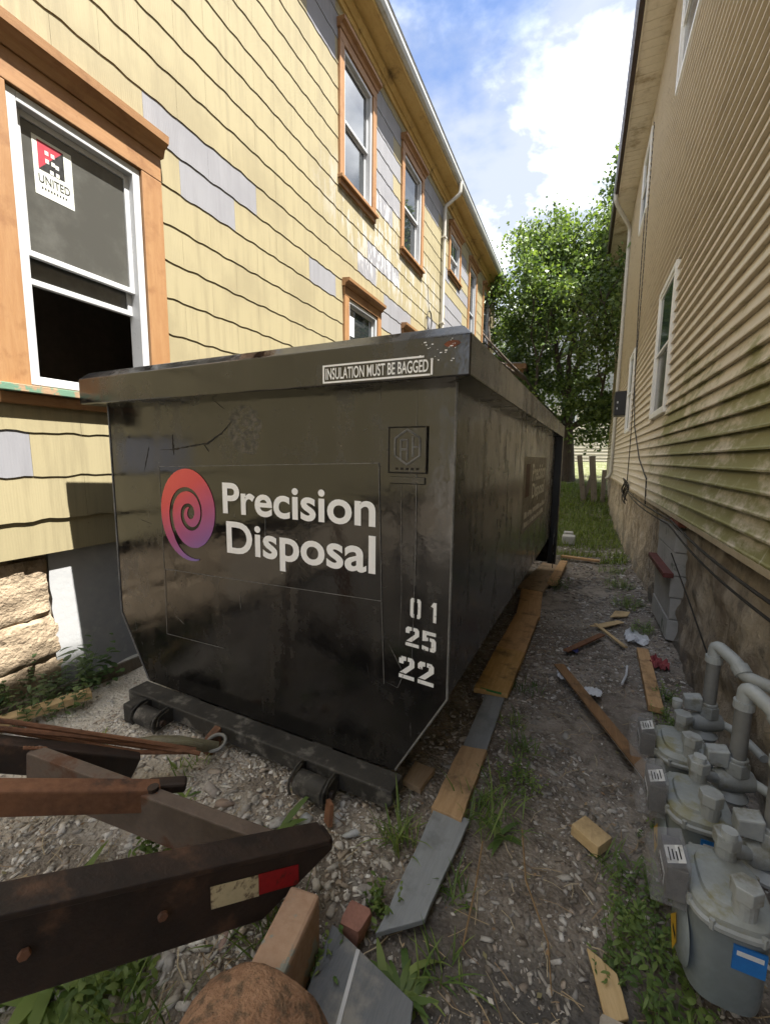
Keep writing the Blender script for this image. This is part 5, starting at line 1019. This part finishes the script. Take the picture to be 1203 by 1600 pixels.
for (x, y, r_, h, n, kd, pal, lab) in ((.27, 1.55, .10, .12, 26, 'stem', 1, 'small bright weed between the wooden offcut and the meters'), (.22, 1.34, .09, .10, 26, 'stem', 0, 'low weed beside the pale plywood scrap'), (.40, 1.95, .08, .10, 18, 'stem', 0, 'low weed under the cover of the farthest gas meter'),
        (-.30, 1.12, .07, .14, 30, 'grass', 1, 'grass sprig right of the slanted grey board end'), (-.18, 2.05, .12, .14, 36, 'stem', 1, 'leafy weed on the path beside the wooden boards'), (-.28, 2.55, .09, .10, 40, 'grass', 1, 'grass tuft along the second grey board'), (-.62, .98, .06, .13, 20, 'stem', 1, 'small weed between the steel tube and the pink stone'),
        (-1.02, .62, .10, .20, 40, 'grass', 0, 'grass sprigs under the near rail left of the drum'), (-1.75, 1.42, .10, .10, 30, 'grass', 1, 'low grass below the winch hook ring'), (-2.35, 1.30, .12, .08, 40, 'grass', 1, 'thin grass on the pale dust by the stop block'), (.58, 2.9, .10, .13, 30, 'stem', 1, 'weed at the wall beside the farthest gas riser')):
    weed('grass_tuft' if kd == 'grass' else 'leafy_weed', x, y, r_, h, n, kd, pal, lab)
Vg, Fg, Cg = [], [], []
for _ in range(11000):
    y = random.uniform(7.2, 16.5); x = random.uniform(-1.4 if y > 7.6 else -.2, .74)
    if y < 9 and nz(x * 2, y * 2, 4) < -.1 - (y - 8) * .2: continue
    t = random.random(); c = [p * (1 - t) + q_ * t for p, q_ in zip((.08, .13, .03), (.22, .27, .075))]
    blade_strip(Vg, Fg, Cg, (x, y, gz(x, y) - .01), Vector((random.gauss(0, .4), random.gauss(0, .4), 1)).normalized(), random.uniform(.07, .2), .006 + .0006 * y, random.uniform(.3, 1.4), c, 2)
o = link('grass', np_mesh('grass', Vg, Fg, MLEAF, Cg)); o['kind'] = 'stuff'; tag(o, 'green grass growing across the path beyond the dumpster', 'grass')

# ------------------------------------------------------------------ gas meters on the right
def elbow(pts, r_=.025, n=6):
    """round the corners of a pipe run"""
    pts = [Vector(p) for p in pts]; out = [pts[0]]
    for a, b, c in zip(pts, pts[1:], pts[2:]):
        u = (a - b).normalized(); v = (c - b).normalized(); k = min(r_ * 1.6, (a - b).length * .45, (c - b).length * .45)
        for t in np.linspace(0, 1, n): out.append((b + u * k) * (1 - t) ** 2 + b * 2 * t * (1 - t) + (b + v * k) * t ** 2)
    return out + [pts[-1]]
def gas_meter(cx_, cy_, label):
    o = empty('gas_meter', (cx_, cy_, 0)); tag(o, label, 'gas meter', 'gas meters on the foundation'); P = lambda mb, n_, m_, **k: mb.build(n_, m_, o, **k)
    # case: rounded oblong in plan, deeper below; local x towards the wall
    def oblong(hx, hy, z, n=28, p=3.2): return [(hx * abs(math.cos(t)) ** (2 / p) * (1 if math.cos(t) >= 0 else -1), hy * abs(math.sin(t)) ** (2 / p) * (1 if math.sin(t) >= 0 else -1), z) for t in np.linspace(0, 2 * math.pi, n + 1)[:-1]]
    def stack(secs):
        mb = MB(); n = 28
        for s_ in secs: mb.v += oblong(*s_)
        for i in range(len(secs) - 1): mb.f += [(i * n + k, i * n + (k + 1) % n, (i + 1) * n + (k + 1) % n, (i + 1) * n + k) for k in range(n)]
        mb.f += [tuple(range(n))[::-1], tuple(range((len(secs) - 1) * n, len(secs) * n))]; mb.m = [0] * len(mb.f); return mb
    P(stack([(.070, .100, .10), (.088, .118, .115), (.092, .122, .16), (.092, .122, .335), (.090, .120, .345)]), 'case', MGAS, smooth=True)
    P(stack([(.100, .130, .345), (.104, .134, .350), (.104, .134, .360), (.098, .128, .364)]), 'flange', MGASL, smooth=True)
    P(stack([(.096, .126, .364), (.094, .124, .378), (.086, .116, .385), (.066, .094, .388), (.063, .091, .398), (.056, .084, .401), (.02, .03, .402)]), 'top_cover', MGTOP, smooth=True)
    for a in (-1, 1):
        q = MB(); q.cyl((.02, a * .085, .38), (.02, a * .085, .455), .027, 16); q.cyl((.02, a * .085, .435), (.02, a * .085, .475), .036, 6); P(q, 'connection_nut', MGASL, bevel=.003)
    for k in range(8):
        t = 2 * math.pi * (k + .5) / 8; q = MB(); x, y = .099 * math.copysign(abs(math.cos(t)) ** .62, math.cos(t)), .129 * math.copysign(abs(math.sin(t)) ** .62, math.sin(t)); q.cyl((x, y, .345), (x, y, .372), .007, 6); P(q, 'bolt', MGASL)
    q = MB(); q.tube([(-.092, -.03, .22), (-.10, -.03, .22), (-.108, -.03, .22)], [.085, .08, .06], 24); P(q, 'diaphragm_cover', MGAS, smooth=True)
    # index: dial plate under a clear box with a hipped top
    q = MB(); q.box(-.150, -.062, .325, -.098, .062, .425); ix = P(q, 'index_body', MDIAL, bevel=.004)
    q = MB(); q.box(-.1515, -.04, .345, -.1505, .04, .385); q.build('dial_face', MPAPR, ix)
    q = MB()
    for k in range(4): q.box(-.1528, -.034 + k * .02, .352, -.1518, -.022 + k * .02, .376)
    q.build('dial_marks', MINK, ix)
    q = MB(); xa, xb2, h0, h1, h2 = -.185, -.095, .312, .415, .455
    prof_ = [(xa, h0), (xa, h1 - .012), (xa + .022, h1 + .018), (xb2, h2), (xb2, h0)]
    q.prism([(x, -.072, z) for x, z in prof_], (0, .144, 0)); P(q, 'index_cover', MCLR, bevel=.004)
    q = MB(); q.add([(-.150, -.060, .4350), (-.150, .004, .4350), (-.106, .004, .4530), (-.106, -.060, .4530)], [(0, 1, 2, 3)])
    for k in range(4): a_, b_ = -.052 + .004 * (k % 2), -.004 - .008 * (k % 3); t0 = .16 + k * .19; q.add([(-.150 + .044 * t_, yy_, .4350 + .018 * t_ + .0012) for yy_, t_ in ((a_, t0), (b_, t0), (b_, t0 + .08), (a_, t0 + .08))], [(0, 1, 2, 3)], 1)
    P(q, 'index_label', [MLABL, MINK])
    q = MB(); q.add([(-.1105, -.03 - .052 + .02, .20), (-.1105, -.03 + .0, .262), (-.1105, .022, .20), (-.1105, -.03, .138)], [(0, 1, 2, 3)]); q.add([(-.1112, -.05, .208), (-.1112, -.012, .208), (-.1112, -.012, .192), (-.1112, -.05, .192)], [(0, 1, 2, 3)], 1); P(q, 'warning_diamond', [MYELT, MINK])
    q = MB(); q.box(-.005, -.1265, .255, .065, -.1215, .325); tg_ = P(q, 'blue_tag', MBLUE)
    q = MB(); q.box(.002, -.1277, .300, .058, -.1266, .313); q.build('tag_bar', MPAPR, tg_)
    q = MB(); q.tube([(-.10, .0, .32), (-.105, .0, .32)], .012, 10); P(q, 'seal', MCLOTH)
    return o
MLAB = ['nearest grey gas meter, at the lower right corner', 'middle grey gas meter of the three', 'farthest grey gas meter, closest to the long brown board']
for i, (x, y) in enumerate(((.445, 1.38), (.445, 1.72), (.455, 2.05))): gas_meter(x, y, MLAB[i]).location.z = .03
PL = ['nearest grey gas riser pipe with regulator, cut by the right edge', 'middle grey gas riser pipe bending into the foundation', 'farthest grey gas riser pipe bending into the foundation']
for i, y in enumerate((1.60, 1.95, 2.36)):
    o = empty('gas_pipe', (.62, y, .025)); tag(o, PL[i], 'gas pipe', 'gas pipes on the foundation'); P = lambda mb, n_, m_, **k: mb.build(n_, m_, o, **k)
    q = MB(); q.cyl((0, 0, .42), (0, 0, .66), .027, 16); P(q, 'riser', MPIPED, smooth=True)
    q = MB(); q.tube(elbow([(0, 0, .655), (0, 0, .735), (.06, -.085, .695), (.075, -.12, .655), (.17, -.20, .65)], .03), .027, 14); P(q, 'upper_pipe', MPIPE, smooth=True)
    for (a, b) in (((0, 0, .645), (0, 0, .675)), ((.065, -.095, .685), (.078, -.122, .66))): q = MB(); q.cyl(a, b, .034, 16); P(q, 'coupling', MPIPE, smooth=False)
    q = MB(); q.cyl((0, 0, .375), (0, 0, .43), .042, 6); q.cyl((0, 0, .43), (0, 0, .445), .035, 16); P(q, 'union_nut', MGASL, bevel=.003)
    q = MB(); q.tube([(-.07, -.02, .345), (-.055, -.015, .345), (.0, 0, .345), (.05, .02, .345), (.058, .022, .345)], [.03, .04, .043, .04, .034], 16); rg_ = P(q, 'regulator', MGASL, smooth=True)
    q = MB(); q.tube([(-.01, .0, .27), (-.01, 0, .285), (-.01, 0, .31)], [.052, .058, .04], 20); q.build('regulator_bonnet', MPIPE, rg_, smooth=True)
    q = MB(); q.prism([(-.10, -.03, .40), (-.10, -.03, .455), (-.03, -.03, .47), (-.03, -.03, .40)], (0, .06, 0)); q.build('vent_cap', MGASL, rg_, bevel=.006)
    q = MB(); q.tube(elbow([(-.06, -.02, .345), (-.13, -.10, .40), (-.155, -.15, .47), (-.155, -.15, .50)], .02), .02, 12); P(q, 'meter_link', MPIPE, smooth=True)
    q = MB(); q.tube(elbow([(.05, .02, .345), (.10, -.03, .345), (.13, -.10, .34), (.155, -.2, .34)], .02), .018, 12); P(q, 'outlet_pipe', MPIPE, smooth=True)
bpy.context.view_layer.update()
